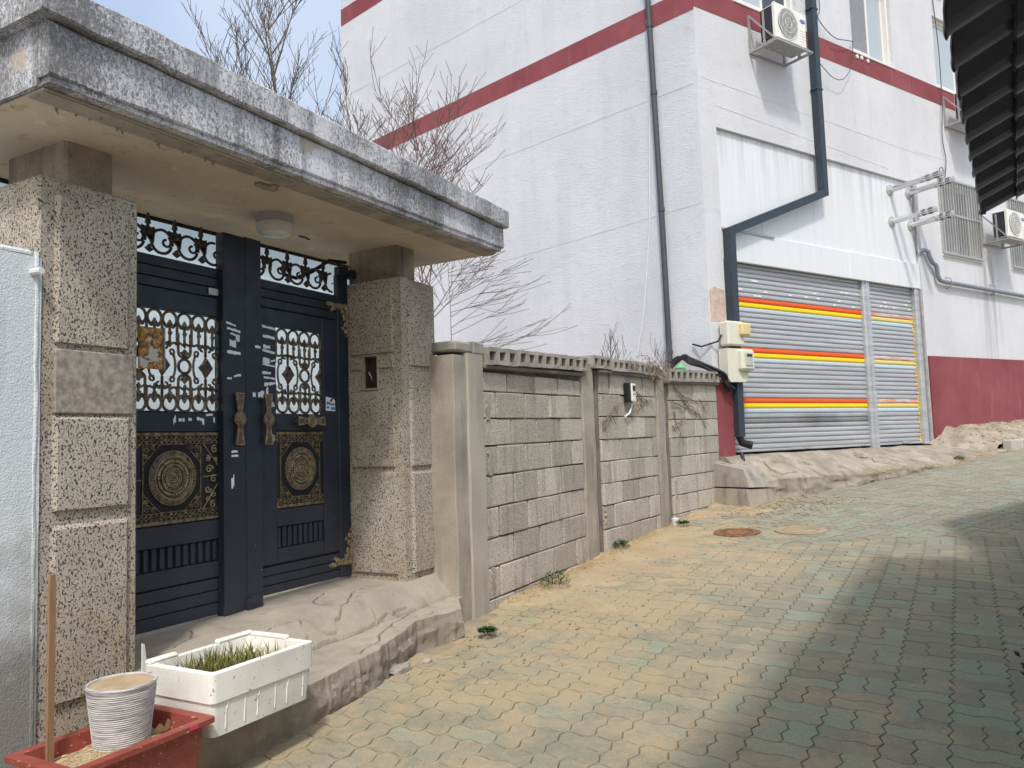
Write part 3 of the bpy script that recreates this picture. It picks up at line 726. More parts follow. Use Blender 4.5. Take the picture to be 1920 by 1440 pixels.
# dark downpipe with its long offset
def square_path(mb_, pts, wd):
    """square pipe in the s-z plane, pts of (s,z), t from .01 to .01+wd"""
    h = wd / 2; L_ = []; R2 = []
    for i, p in enumerate(pts):
        p = Vector(p); a = Vector(pts[i - 1]) if i else None; c = Vector(pts[i + 1]) if i < len(pts) - 1 else None
        d1 = (p - a).normalized() if a is not None else (c - p).normalized(); d2 = (c - p).normalized() if c is not None else d1
        n1 = Vector((-d1.y, d1.x)); n2 = Vector((-d2.y, d2.x)); m_ = (n1 + n2); m_ = m_ / max(.2, m_.dot(n1))
        L_.append(p + m_ * h); R2.append(p - m_ * h)
    rings = [[mb_.P(l.x, .01, l.y), mb_.P(r.x, .01, r.y), mb_.P(r.x, .01 + wd, r.y), mb_.P(l.x, .01 + wd, l.y)] for l, r in zip(L_, R2)]
    for i in range(len(rings) - 1):
        for k in range(4): mb_.F(rings[i][k], rings[i][(k + 1) % 4], rings[i + 1][(k + 1) % 4], rings[i + 1][k])
    mb_.F(*rings[0][::-1]); mb_.F(*rings[-1])
dpo = thing('downpipe', 'dark slate square downpipe with long slanted offset over the cladding', 'drainpipe', BR, (.38, .05, 1.45))
mb = MB(); square_path(mb, [(2.60, 13.9), (2.60, 5.27), (.405, 4.40), (.375, 1.58)], .115); mb.build('pipe', PIPEB, dpo)
mb = MB(); mb.tube([(.375, .07, 1.60), (.40, .09, 1.50), (.50, .17, 1.46)], .055, 8); mb.build('shoe', BLKP, dpo, smooth=50)
for z in (6.9, 8.2, 2.9): MB().box((2.52 if z > 5 else .31), (2.68 if z > 5 else .46), .008, .13, z, z + .03, .003).build('strap', PIPEB, dpo)
# round pipe on the side wall
sp = thing('side_pipe', 'round dark grey pipe running up the side wall beside the shuttered front', 'drainpipe', BR, (side(.62, .05, 0)[0], side(.62, .05, 0)[1], 2.4))
mb = MB(); mb.tube([side(s, SG * .055, z) for s, z in ((.585, 2.35), (.60, 4.4), (.63, 6.2), (.66, 7.9), (.69, 13.9))], .040, 10); mb.build('pipe', PIPEG, sp, smooth=50)
for z, s in ((2.75, .587), (4.75, .604), (6.45, .634), (7.45, .652)):
    mb = MB(); mb.tube([side(s, SG * .055, z), side(s, SG * .055, z + .06)], .047, 10); mb.build('coupling', PIPEG, sp, smooth=50)
cd = MB(); cd.tube([side(s + .05 * sin(z), SG * .03, z) for s, z in ((.66, 7.6), (.68, 6.85), (.78, 5.8), (.86, 4.6), (.98, 3.36), (1.10, 2.7))], .006, 5)
cd.solo('cord', 'thin white cord hanging beside the round side pipe', 'cord', WHWIRE, BR, side(.7, .03, 7.0))

# ------------------------------------------------------------------ air conditioners
def text_mesh(txt, size):
    cu = bpy.data.curves.new('lettering', 'FONT'); cu.body = txt; cu.size = size; cu.align_x = 'CENTER'; cu.align_y = 'CENTER'; cu.extrude = .0006; cu.shear = .25
    ob = bpy.data.objects.new('lettering', cu); COL.objects.link(ob); dg = bpy.context.evaluated_depsgraph_get()
    me = bpy.data.meshes.new_from_object(ob.evaluated_get(dg)); bpy.data.objects.remove(ob); return me
LOGO = text_mesh('Carrier', .034); LOGO.materials.clear(); LOGO.materials.append(WHITE)
def ac_unit(s, z, label):
    a = thing('air_conditioner', label, 'air conditioner', BR, (s + .4, .25, z), 'outdoor air conditioners on the white building')
    f0, f1 = .19, .47; w_, h = .72, .52
    c = MB(); c.box(s + .035, s + w_, f0, f1 - .012, z + .035, z + h + .035, .012); c.build('casing', ACW, a)
    MB().box(s + .005, s + .034, f0 + .03, f1 - .05, z + .06, z + h).build('coil', ACD, a)
    MB().box(s + .005, s + .034, f1 - .05, f1 - .0, z + .035, z + h + .035, .004).build('corner_post', ACW, a)
    cx, cz, R = s + .285, z + .30, .215
    fp = MB(); fp.box(s + .036, s + w_ - .165, f1 - .011, f1 - .002, z + .04, z + h + .03, .004); fp.build('front_panel', ACW, a)
    fo = MB(); fo.lathe([(R, 0), (R, .004), (.01, .004)], (cx, f1 - .001, cz), 't', 28); fo.build('fan_opening', ACG, a)
    hb = MB(); hb.lathe([(.055, 0), (.05, .006), (.0, .008)], (cx, f1 + .0031, cz), 't', 16)
    for k in range(3):
        an = k * 2.094 + .4; hb.tube([(cx + .05 * cos(an), f1 + .005, cz + .05 * sin(an)), (cx + .13 * cos(an + .3), f1 + .005, cz + .13 * sin(an + .3)), (cx + .19 * cos(an + .75), f1 + .005, cz + .19 * sin(an + .75))], [.02, .05, .03], 6, flat=.06)
    hb.build('fan', PIPEG, a, smooth=50)
    gr = MB()
    for rr in (R + .004, R * .66, R * .33): 
        gr.tube([(cx + rr * cos(2 * pi * k / 28), f1 + .016, cz + rr * sin(2 * pi * k / 28)) for k in range(29)], .004, 4, cap=False)
    for k in range(-7, 8):
        x = k * .028; hh = sqrt(max(0, (R + .004) ** 2 - x * x)); gr.box(cx + x - .002, cx + x + .002, f1 + .012, f1 + .018, cz - hh, cz + hh)
    gr.build('fan_grille', ACW, a)
    bdg = MB(); bdg.lathe([(.03, 0), (.03, .003), (.0, .003)], (s + w_ - .075, f1 - .012, z + h - .09), 't', 20, 2.0); bg_ = bdg.build('badge', BLUE, a, smooth=30)
    put('lettering', LOGO, bg_, (s + w_ - .075 - a['_b'][0], -(f1 - .008 - a['_b'][1]), z + h - .09 - a['_b'][2]), (pi / 2, 0, 0))
    lv = MB()
    for k in range(6): lv.box(s + w_ - .14, s + w_ - .02, f1 - .013, f1 - .008, z + .08 + k * .04, z + .088 + k * .04)
    lv.build('louvre', ACW, a)
    br = MB(); x0, x1 = s - .01, s + .81
    for x in (x0, x1 - .035):
        br.box(x, x + .035, 0, f1 + .02, z - .02, z + .006); br.box(x, x + .035, -.0, .03, z + .006, z + .56)
        br.tube([(x + .017, .02, z + .55), (x + .017, f1, z + .0)], .017, 4)
        br.box(x, x + .035, f1 - .21, f1 - .18, z + .006, z + .50)
    br.box(x0 + .036, x1 - .036, f1 - .015, f1 + .02, z - .018, z + .005); br.box(x0 + .036, x1 - .036, 0.0, .03, z - .018, z + .005)
    b_ = br.build('bracket', IRONG, a)
    MB().box(s + .04, s + w_ - .01, f0 + .005, f1 - .02, z + .008, z + .033).build('base_pan', IRONG, a)
    hs = MB(); hs.tube([(s + .6, f0, z + .1), (s + .66, .10, z + .12), (s + .7, .0, z + .3)], .018, 6); hs.build('hose', ACW, a, smooth=60)
    return a
ac_unit(1.13, 7.16, 'white outdoor air conditioner by the dark downpipe above the cladding')
ac_unit(6.53, 7.16, 'white outdoor air conditioner partly behind the black roof, high above the barred window')
ac_unit(7.60, 5.08, 'white outdoor air conditioner just right of the barred window')

# ------------------------------------------------------------------ meters and cables on the corner
m1 = thing('electric_meter', 'smaller cream meter box with yellowed cover, upper one on the corner', 'meter box', BR, (.36, .03, 2.80), 'meter boxes on the building corner')
MB().box(.13, .45, .03, .19, 2.80, 3.13, .02).build('case', CREAM, m1); MB().box(.34, .53, .05, .25, 2.93, 3.11, .025).build('cover', YELP, m1)
m2 = thing('electric_meter', 'larger cream meter box with clear window, lower one on the corner', 'meter box', BR, (.36, .03, 2.30), 'meter boxes on the building corner')
MB().prism([(.10, 2.36), (.14, 2.31), (.44, 2.31), (.50, 2.40), (.50, 2.76), (.10, 2.76)], .03, .18).build('case', CREAM, m2)
MB().box(.30, .56, .06, .26, 2.46, 2.75, .03).build('cover', CREAM, m2); MB().box(.36, .50, .255, .272, 2.52, 2.70, .008).build('display_window', GREYP, m2); MB().box(.38, .48, .268, .276, 2.645, 2.68, .002).build('display', ACD, m2)
cb = thing('cable_bundle', 'thick black cables looping from the side pipe down to the meter corner', 'cable', BR, (.1, .05, 2.3))
r2 = random.Random(3)
for k in range(7):
    o1, o2 = r2.uniform(-.05, .05), r2.uniform(-.04, .04)
    c = MB(); p0 = side(.62, SG * .08, 2.45 + o1); p1_ = side(.42, SG * .14, 2.66 + o2); p2 = side(.20, SG * .20, 2.60 + o1 * .8)
    pts = [p0, side(.55, SG * .1, 2.58 + o2), p1_, side(.30, SG * .19, 2.66 + o1 * .7), p2, (.02 + o2 * .3, .12 + o1, 2.43 + o2), (.11 + o1 * .3, .13 + o2, 2.28 + o1 * .5), (.22 + o2 * .4, .12 + o1, 2.22 + o2)]
    # smooth the polyline
    sm = []
    for i in range(len(pts) - 1):
        for u in (0, .25, .5, .75):
            a = Vector(pts[max(0, i - 1)]); b = Vector(pts[i]); d = Vector(pts[i + 1]); e = Vector(pts[min(len(pts) - 1, i + 2)])
            sm.append(.5 * ((2 * b) + (d - a) * u + (2 * a - 5 * b + 4 * d - e) * u * u + (3 * b - a - 3 * d + e) * u ** 3))
    sm.append(Vector(pts[-1])); c.tube([q[:] for q in sm], .017, 7); c.build('cable', BLK, cb, smooth=60)
c = MB(); c.tube([side(.25, SG * .03, 2.85), side(.1, SG * .08, 2.80), (.05, .08, 2.86), (.12, .08, 2.95)], .012, 6); c.build('cable', BLK, cb, smooth=60)
fc = MB(); fc.tube([(.30, .16, 1.36), (.26, .22, 1.22), (.16, .28, 1.02), (.10, .30, .90), (-.02, .34, .80)], .026, 8)
fc.solo('conduit', 'black cable hanging over the broken concrete at the shutter corner', 'cable', BLK, BR, (.1, .3, .8), smooth=60)

# thin wires on the front
def wire(pts, r, label):
    m_ = MB(); v = [Vector(p) for p in pts]; sm = []
    for i in range(len(v) - 1):
        for u in (0, .2, .4, .6, .8):
            a = v[max(0, i - 1)]; b = v[i]; d = v[i + 1]; e = v[min(len(v) - 1, i + 2)]
            sm.append(.5 * ((2 * b) + (d - a) * u + (2 * a - 5 * b + 4 * d - e) * u * u + (3 * b - a - 3 * d + e) * u ** 3))
    sm.append(v[-1]); m_.tube([q[:] for q in sm], r, 5); m_.solo('wire', label, 'wire', WIRE, BR, tuple(pts[0]))
wire([(2.72, .03, 9.6), (2.85, .05, 8.4), (2.80, .04, 8.15), (3.1, .09, 7.9), (3.5, .08, 7.95), (3.73, .03, 8.02)], .007, 'thin black wire drooping from the downpipe to the middle window')
wire([(3.73, .03, 8.02), (3.62, .06, 7.6), (3.30, .10, 7.25), (3.0, .10, 7.2), (2.66, .12, 7.33)], .006, 'thin black wire looping below the maroon band beside the downpipe')
wire([(6.42, .02, 9.6), (6.44, .05, 8.6), (6.42, .05, 7.6), (6.35, .04, 6.9), (6.42, .04, 6.5), (6.34, .04, 6.15), (6.30, .04, 6.05)], .008, 'thin black wire dropping past the maroon band to the barred window')
wire([(6.30, .05, 6.24), (6.22, .05, 6.32), (6.14, .05, 6.24), (6.2, .05, 6.15), (6.30, .05, 6.22)], .007, 'small coil of wire above the barred window')
wire([(7.60, .02, 9.0), (7.58, .04, 7.0), (7.55, .03, 6.3), (7.56, .03, 5.7)], .007, 'thin grey wire running down to the lower air conditioner')

# ------------------------------------------------------------------ apron and kerb in front of the shutters
def road_br(s, t): p = BR.p(s, t); return gnd(p.x, p.y)
def apre(s): return lerp_tab(s, [-.1, .28, 2.1, 4.1, 5.6], [.50, .58, .88, .93, 1.0]) + .03 * nz(s, 0, 2, 2.4) + .02 * nz(s, 5, 2, 9)
def aprz(s, t):
    e = apre(s); rz = road_br(s, e); zf = rz + max(.03, .27 - .06 * s) + .02 * nz(s, 7, 0, 1.5)
    f = max(0, min(1, t / e)); z = 1.335 + (zf - 1.335) * (.15 * f if f < .25 else .0375 + (f - .25) / .75 * .9625)
    z += .010 * nz(s * 1.2, t * 2.0, 4, 1.8, 4) + .005 * nz(s, t, 9, 12, 3)
    cell = mnoise.voronoi(Vector((s * 1.3 + .3 * nz(s, t, 0, 3), t * 2.2 + .2 * nz(s, t, 3, 3), 0)))
    dd = cell[0][1] - cell[0][0]; z += .012 * (mnoise.noise(Vector(cell[1][0]) * 7.3)) - .016 * max(0, 1 - dd / .04)
    return z
mb = MB(); ss = dense(.0, 5.75, .028); us = dense(0, 1, .035); idx = []
for s_ in ss:
    e = apre(s_); row = []
    for u in us: t_ = -.30 + u * (e + .30); row.append(mb.P(s_, t_, aprz(s_, t_)))
    idx.append((row, e))
for i in range(len(ss) - 1):
    for j in range(len(us) - 1): mb.F(idx[i][0][j], idx[i + 1][0][j], idx[i + 1][0][j + 1], idx[i][0][j + 1])
prev = None
for i, s_ in enumerate(ss):
    e = idx[i][1]; zt_ = aprz(s_, e); zb_ = road_br(s_, e) - .05; col_ = [idx[i][0][-1]]
    for k in range(1, 9):
        f = k / 8; z = zt_ + (zb_ - zt_) * f; col_.append(mb.P(s_, e + .02 * f + .035 * min(1, f * 3) * nz(s_ * 1.0, z * 3.5, 3, 2.6, 4) + .010 * min(1, f * 3) * nz(s_, z * 1.5, 8, 14, 2), z))
    if prev:
        for k in range(8): mb.F(prev[k], col_[k], col_[k + 1], prev[k + 1])
    prev = col_
l0 = [mb.P(.0, -.30 + u * (idx[0][1] + .30), .6) for u in us]
for j in range(len(us) - 1): mb.F(idx[0][0][j], idx[0][0][j + 1], l0[j + 1], l0[j])
mb.solo('concrete_apron', 'cracked sloping concrete apron in front of the roller shutters', 'concrete apron', PLAT, BR, (2.5, .5, 1.0), smooth=22)
mb = MB()
def slab6(m_, q):
    i = [m_.P(*p) for p in q]
    for f in ((0, 1, 2, 3), (4, 5, 6, 7), (0, 1, 5, 4), (1, 2, 6, 5), (2, 3, 7, 6), (3, 0, 4, 7)): m_.F(*[i[k] for k in f])
slab6(mb, [(-.20, .02, .95), (.30, .02, .95), (.40, .60, .93), (-.14, .62, .95), (-.20, .02, 1.27), (.22, .02, 1.30), (.26, .44, 1.20), (-.14, .54, 1.17)])
mb.solo('concrete_chunk', 'tilted broken concrete block on top at the left end of the apron', 'concrete block', COPE, BR, (.1, .3, .95))
mb = MB(); slab6(mb, [(-.22, .0, .55), (.42, .0, .55), (.46, .66, .55), (-.20, .64, .55), (-.22, .0, .935), (.40, .0, .94), (.42, .60, .90), (-.18, .60, .93)])
mb.solo('concrete_chunk', 'lower concrete footing block under the tilted one at the apron corner', 'concrete block', POST, BR, (.1, .3, .7))
ap = bpy.data.objects['concrete_apron']; r9 = random.Random(4)
for (cs_, ct_, a_, b_, rz_) in ((.75, .40, .30, .22, .2), (1.45, .55, .34, .20, -.3), (2.15, .62, .30, .17, .1), (2.75, .62, .26, .14, -.15)):
    poly = []
    for k in range(7):
        an = 2 * pi * k / 7 + r9.uniform(-.25, .25); u, v = a_ * cos(an) * r9.uniform(.75, 1.1), b_ * sin(an) * r9.uniform(.75, 1.1)
        poly.append((cs_ + u * cos(rz_) - v * sin(rz_), ct_ + u * sin(rz_) + v * cos(rz_)))
    z0_ = aprz(cs_, ct_); gs = (aprz(cs_ + .15, ct_) - aprz(cs_ - .15, ct_)) / .3; gt_ = (aprz(cs_, min(ct_ + .12, .85)) - aprz(cs_, ct_ - .12)) / .24; gt_ = max(gt_, -.7)
    m_ = MB(); a = [m_.P(x, y, z0_ + gs * (x - cs_) + gt_ * (y - ct_) - .05) for x, y in poly]; b = [m_.P(cs_ + (x - cs_) * .97, ct_ + (y - ct_) * .97, z0_ + gs * (x - cs_) + gt_ * (y - ct_) + .010 + r9.uniform(0, .006)) for x, y in poly]
    m_.F(*a[::-1]); m_.F(*b)
    for k in range(7): j = (k + 1) % 7; m_.F(a[k], a[j], b[j], b[k])
    m_.build('broken_slab', PLAT, ap)
# soil bank and kerb right of the shutters
def bankz(s, t): return lerp_tab(t, [0, .45, .9], [1.60 + .035 * (s - 5.3), 1.52 + .04 * (s - 5.3), road_br(s, .85) + .07]) - max(0, 5.75 - s) * .5 + .06 * nz(s, t, 1, 3.2, 4)
mb = MB(); mb.sheet(dense(5.2, 13, .06), dense(-.05, .86, .05), bankz); mb.solo('soil_bank', 'rubble and dry soil banked against the maroon plinth', 'soil bank', RUBB, BR, (7, .4, 1.4), smooth=60)
for k in range(6):
    s0 = 5.85 + k * 1.02
    z = road_br(s0 + .5, .95)
    MB().box(s0, s0 + 1.005, .86, 1.01, z - .12, z + .13, .012).solo('kerb_stone', 'pale kerb stone %s' % ('nearest the shutters, first of the row', 'second from the shutters', 'third from the shutters', 'fourth from the shutters', 'fifth from the shutters', 'farthest from the shutters')[k], 'kerb stone', KERB, BR, (s0, .93, z), group='kerb stones beside the lane')
# loose stones
def stone(fr, s, t, z, r, label, sq=(1, .8, .55), seed=1, mat=None, wld=False):
    m_ = MB(wld); m_.blob((s, t, z), r, seed, sq, 9, 6); return m_.solo('stone', label, 'stone', mat or COPE, fr, (s, t, z - r * sq[2] * .8))
stone(BR, 2.55, .42, 1.23, .095, 'grey stone lying on the apron before the wide shutter', (1.4, 1, .8), 3)
stone(G, .31, .92, .385, .06, 'flat grey stone lying under the step edge', (1.5, .8, .5), 5)
stone(G, .50, .96, .385, .03, 'small pale stone on the paving near the step', (1.3, .8, .6), 6, STEP)

# ------------------------------------------------------------------ block wall
wallT = thing('block_wall', 'grey concrete block wall with hollow block coping and rendered posts', 'wall', B1, (.9, 0, .3))
def sub(fr, name='block_wall_bay'):
    return fr
def local_part(mbuild, fr, name, mat, **k):
    """build a mesh made in frame fr as a part of the block wall (whose own frame is B1)"""
    for i, (x, y, z) in enumerate(mbuild.v):
        p = fr.p(x, -y, z); a, b = B1.inv(p.x, p.y); mbuild.v[i] = (a, -b, z)
    return mbuild.build(name, mat, wallT, **k)
bays = [(B1, .012, 1.80, [2.135, 1.985, 1.782, 1.580, 1.362, 1.128, .903, .694, .47, .25], (.42, .19), .014),
        (B2, .27, 1.70, [2.275, 2.05, 1.828, 1.60, 1.386, 1.170, .957, .726, .50, .28], (.22, .46), .008),
        (B3, .185, 1.62, [2.26, 2.036, 1.809, 1.591, 1.371, 1.135, .918, .70, .48], (.26, .46), .012)]
r2 = random.Random(21)
for bi, (fr, s0, s1, cz, (oa, ob), tilt) in enumerate(bays):
    m_ = MB(); m_.box(s0 - .05, s1 + .06, -.14, -.026, .2, cz[0] + .085); local_part(m_, fr, 'mortar_core', MORT)
    for ci in range(len(cz) - 1):
        z1, z0 = cz[ci] - .0045, cz[ci + 1] + .0045
        js = []; x = (oa if ci % 2 == 0 else ob) + r2.uniform(-.03, .03)
        while x < s1 - s0 - .07: js.append(s0 + x); x += .44 + r2.uniform(-.035, .03)
        edges = [s0] + js + [s1]
        for a, b in zip(edges[:-1], edges[1:]):
            if b - a < .05: continue
            dt = r2.uniform(-.005, .007); g = .009 + r2.uniform(0, .005)
            m_ = MB(); m_.box(a + g, b - g, -.06, dt, z0, z1, .006)
            sl_ = tilt
            for i, (x_, y_, z_) in enumerate(m_.v):
                m_.v[i] = (x_ + r2.uniform(-.004, .004), y_ + r2.uniform(-.002, .002), z_ + sl_ * (x_ - s0) + r2.uniform(-.0035, .0035))
            local_part(m_, fr, 'block', BLOCK)
r2 = random.Random(33)
for fr, s0, s1, cz in ((B1, .02, 1.78, (1.87, 1.46, 1.02, .6)), (B2, .3, 1.66, (1.7, 1.27, .84)), (B3, .2, 1.55, (1.7, 1.0))):
    for z in cz:
        s = s0 + r2.uniform(.02, .12); m_ = MB(); n = 8; w0 = r2.uniform(.015, .03)
        L_ = [(s - w0 * r2.uniform(.4, 1.5), z - .095 + .19 * k / n) for k in range(n + 1)]; R3 = [(s + w0 * r2.uniform(.4, 1.8), z - .095 + .19 * k / n) for k in range(n, -1, -1)]
        m_.prism(L_ + R3, -.02, .009); local_part(m_, fr, 'mortar_smear', POST)
def rpost(fr, s0, s1, t0, t1, z0, z1, mat, seed, name='post'):
    m_ = MB(); n = 26; zs = dense(z0, z1, (z1 - z0) / n); rings = []
    for z in zs:
        j = lambda k: .007 * nz(z * 2.3, k * 9.1, seed, 1.3)
        c = .007
        poly = [(s0 + j(1), t0), (s0 + j(1), t1 - c + j(2)), (s0 + c + j(1), t1 + j(2)), (s1 - c + j(3), t1 + j(2)), (s1 + j(3), t1 - c + j(2)), (s1 + j(3), t0)]
        rings.append([m_.P(a, b, z) for a, b in poly])
    for i in range(len(rings) - 1):
        for k in range(6): m_.F(rings[i][k], rings[i][(k + 1) % 6], rings[i + 1][(k + 1) % 6], rings[i + 1][k])
    m_.F(*rings[0][::-1]); m_.F(*rings[-1]); return local_part(m_, fr, name, mat, smooth=24)
rpost(B1, -.225, -.012, -.30, .035, .2, 2.245, POSTN, 1); rpost(B1, -.385, -.22, -.32, .018, .2, 2.225, POST, 9)
rpost(B1, 1.795, 2.06, -.13, .022, .2, 2.33, POST, 2); rpost(B2, 1.70, 1.93, -.13, .02, .2, 2.36, POST, 3)
m_ = MB(); m_.box(-.355, -.135, -.24, .025, 2.25, 2.325, .014); local_part(m_, B1, 'cap_block', COPE)
m_ = MB(); m_.box(-.128, .012, -.22, .035, 2.247, 2.338, .010); local_part(m_, B1, 'cap_block', COPE)
def coping(fr, s0, s1, zb, slope, h, t0, t1, seed):
    r3 = random.Random(seed); n = max(1, round((s1 - s0) / .43)); L = (s1 - s0) / n
    for k in range(n):
        a = s0 + k * L; u = L - .008; m_ = MB(); hw = u / 3
        xs = [a + .004]
        for q in range(3): xs += [a + .004 + hw * q + hw * .20, a + .004 + hw * q + hw * .80]
        xs.append(a + u + .004); zs = [0, h * .24, h * .78, h]
        m_.gridsolid(xs, zs, lambda i, j: j == 1 and i % 2 == 1, t0, t1)
        dz = r3.uniform(-.006, .006); dt = r3.uniform(-.008, .008)
        for i, (x_, y_, z_) in enumerate(m_.v): m_.v[i] = (x_ + r3.uniform(-.004, .004), y_ + dt + r3.uniform(-.003, .003), zb + dz + z_ + slope * (x_ - s0) + r3.uniform(-.004, .004))
        local_part(m_, fr, 'coping_block', COPE)
        m_ = MB(); m_.box(a + .02, a + u - .02, t0 + .015, t0 + .03, zb + slope * (a - s0) + .02, zb + slope * (a - s0) + h - .02); local_part(m_, fr, 'coping_backing', MORT)
coping(B1, .02, 1.86, 2.185, .034, .128, -.13, .065, 1); coping(B2, .06, 1.72, 2.288, .01, .120, -.12, .06, 2); coping(B3, .13, 1.62, 2.262, .025, .145, -.12, .06, 3)
for fr, s0, s1, z, sl_ in ((B1, .0, 1.84, 2.163, .028), (B2, .2, 1.74, 2.268, .01), (B3, .1, 1.63, 2.245, .025)):
    m_ = MB(); m_.box(s0, s1, -.13, .045, z - .012, z + .018, .006)
    for i, (x_, y_, z_) in enumerate(m_.v): m_.v[i] = (x_, y_, z_ + sl_ * (x_ - s0))
    local_part(m_, fr, 'coping_bed', MORT)
# small white device on the wall
dv = thing('wall_device', 'small white and black device with a screen fixed to the block wall', 'wall device', B2, (.86, .02, 1.98))
MB().box(.815, .955, .01, .075, 1.98, 2.185, .01).build('back', BLKP, dv); MB().box(.85, .958, .074, .09, 1.985, 2.18, .012).build('face', ACW, dv)
MB().box(.872, .938, .089, .094, 2.10, 2.155).build('screen', ACD, dv); MB().box(.872, .892, .089, .094, 2.06, 2.08).box(.90, .935, .089, .094, 2.06, 2.08).build('button', GREYP, dv)
m_ = MB(); m_.tube([(.92, .05, 1.985), (.92, .05, 1.94), (.88, .04, 1.87), (.80, .02, 1.83)], .010, 6); m_.build('cable', UPVC, dv, smooth=60)

# ------------------------------------------------------------------ gateway
gw = thing('gateway', 'pebble rendered gateway with two pillars under a weathered concrete canopy', 'gateway', G, (0, .2, .5))
CZ = 2.95
def tilt(m_):
    for i, (x, y, z) in enumerate(m_.v):
        if z < 3.0: m_.v[i] = (x, y, z + (x + 1.6) / 3.35 * .055)
    return m_
mb = MB(); mb.box(-1.60, 1.71, -.28, .855, CZ + .0, 3.185); tilt(mb); cn = mb.build('canopy', FASC, gw)
mb = MB(); n = 60
def edge_strip(t0, t1, z0, z1, s0, s1, seed, mat, name):
    m_ = MB(); r_ = []
    for s in dense(s0, s1, .045):
        j = .007 * nz(s, seed, 0, 3.0) ; k = .006 * nz(s, seed + 5, 0, 6.0)
        r_.append([m_.P(s, t0, z0 + k), m_.P(s, t1 - .008 + j, z0 + k), m_.P(s, t1 + j, z0 + .008 + k), m_.P(s, t1 + j * .6, z1 - .012 + k), m_.P(s, t1 - .014 + j, z1 + k), m_.P(s, t0, z1 + k)])
    for i in range(len(r_) - 1):
        for q in range(6): m_.F(r_[i][q], r_[i][(q + 1) % 6], r_[i + 1][(q + 1) % 6], r_[i + 1][q])
    m_.F(*r_[0][::-1]); m_.F(*r_[-1]); return tilt(m_).build(name, mat, cn, smooth=40)
edge_strip(-.30, .905, 3.180, 3.315, -1.66, 1.755, 1, FASC, 'upper_fascia')
edge_strip(.80, .868, 2.972, 3.179, -1.61, 1.725, 2, FASC, 'lower_fascia')
mb = MB(); mb.box(-1.613, -1.598, -.28, .80, CZ - .004, 3.179); tilt(mb).build('side_fascia', FASC, cn); mb = MB(); mb.box(1.712, 1.73, -.28, .80, CZ - .004, 3.179); tilt(mb).build('side_fascia', FASC, cn)
mb = MB(); mb.box(-1.59, 1.708, -.275, .80, CZ - .012, CZ - .003); tilt(mb).build('ceiling', CEIL, cn)
tilt(MB().box(-1.59, 1.708, .70, .798, CZ - .018, CZ - .0125, .002)).build('soffit_edge', NECK2, cn)
mb = MB(); mb.box(-1.596, 1.71, .802, .85, CZ + .008, CZ + .022); tilt(mb).build('drip_edge', CEIL, cn)
mb = MB(); r2 = random.Random(4)
for k in range(34):
    s = r2.uniform(-1.6, -.75); t = .74 + r2.uniform(-.05, .04) - (0 if s > -1.5 else r2.uniform(0, .6)); ln = r2.uniform(.008, .03) * (1.4 if s < -1.3 else 1)
    mb.tube([(s, t, CZ + .03), (s + r2.uniform(-.006, .006), t, CZ - ln * .6), (s + r2.uniform(-.008, .008), t, CZ - ln)], [.011, .006, .002], 5)
mb.build('lime_drip', NECK2, cn, kind='stuff', label='brown lime drips hanging under the corner of the canopy')
mb = MB(); mb.box(-.43, -.30, .62, .66, CZ - .030, CZ - .012, .004); mb.box(-.36, -.33, .60, .70, CZ - .026, CZ - .012, .003); tilt(mb).build('ceiling_scar', RUBB, cn)
mb = MB(); mb.blob((.50, .06, CZ - .012), .03, 2, (1.4, .6, .2)); mb.blob((.56, .05, CZ - .012), .025, 3, (1, .6, .2)); tilt(mb).build('ceiling_scar', ACD, cn)
mb = MB(); mb.box(-1.6, 1.71, -.30, -.285, CZ - .03, CZ + .04, .004); tilt(mb).build('rear_edge', SPEAR, cn)
# pillars: body, neck and raised panels
def panel(mb_, s0, s1, z0, z1, t, d=.016):
    c = .02; a = [mb_.P(s, t - .004, z) for s, z in ((s0, z0), (s1, z0), (s1, z1), (s0, z1))]; b = [mb_.P(s, t + d, z) for s, z in ((s0 + c, z0 + .006), (s1 - c, z0 + .006), (s1 - c, z1 - c), (s0 + c, z1 - c))]
    mb_.F(*b); mb_.F(*a[::-1])
    for i in range(4): j = (i + 1) % 4; mb_.F(a[i], a[j], b[j], b[i])
def pillar(s0, s1, t0, t1, nk, front, label):
    m_ = MB()
    if s0 < 0: m_.box(s0, s1, t0, t1, .30, 2.745, .014)
    else:
        m_.box(s0 + .07, s1, t0, t1, .30, 2.745, .014)
        for b in ((t0, t1, .30, 2.004), (t0, t1, 2.221, 2.745), (t0, .147, 2.004, 2.221), (.261, t1, 2.004, 2.221)): m_.box(s0, s0 + .085, b[0], b[1] - .001, b[2], b[3], .0)
    p = m_.build('pillar', TERR, gw, label=label)
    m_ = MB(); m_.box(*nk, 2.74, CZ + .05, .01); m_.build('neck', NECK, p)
    for (a, b, z0, z1) in front:
        m_ = MB(); panel(m_, a, b, z0, z1, t1); m_.build('raised_panel', TERR, p)
    return p
pl_ = pillar(-1.417, -.965, -.06, .470, (-1.27, -1.05, -.02, .41), [(-1.352, -1.010, 2.062, 2.69), (-1.352, -1.005, 1.385, 1.775), (-1.355, -1.010, .635, 1.335)], 'pillar left of the gate with a worn name stone')
m_ = MB(); m_.box(-1.346, -.998, .465, .484, 1.778, 2.04, .005); m_.build('name_stone', NAMEP, pl_)
pr_ = pillar(.990, 1.392, -.06, .470, (1.035, 1.245, -.02, .41), [(1.055, 1.375, 2.145, 2.70), (1.055, 1.375, 1.465, 2.115), (1.055, 1.375, .76, 1.435)], 'pillar right of the gate with an empty intercom hole')
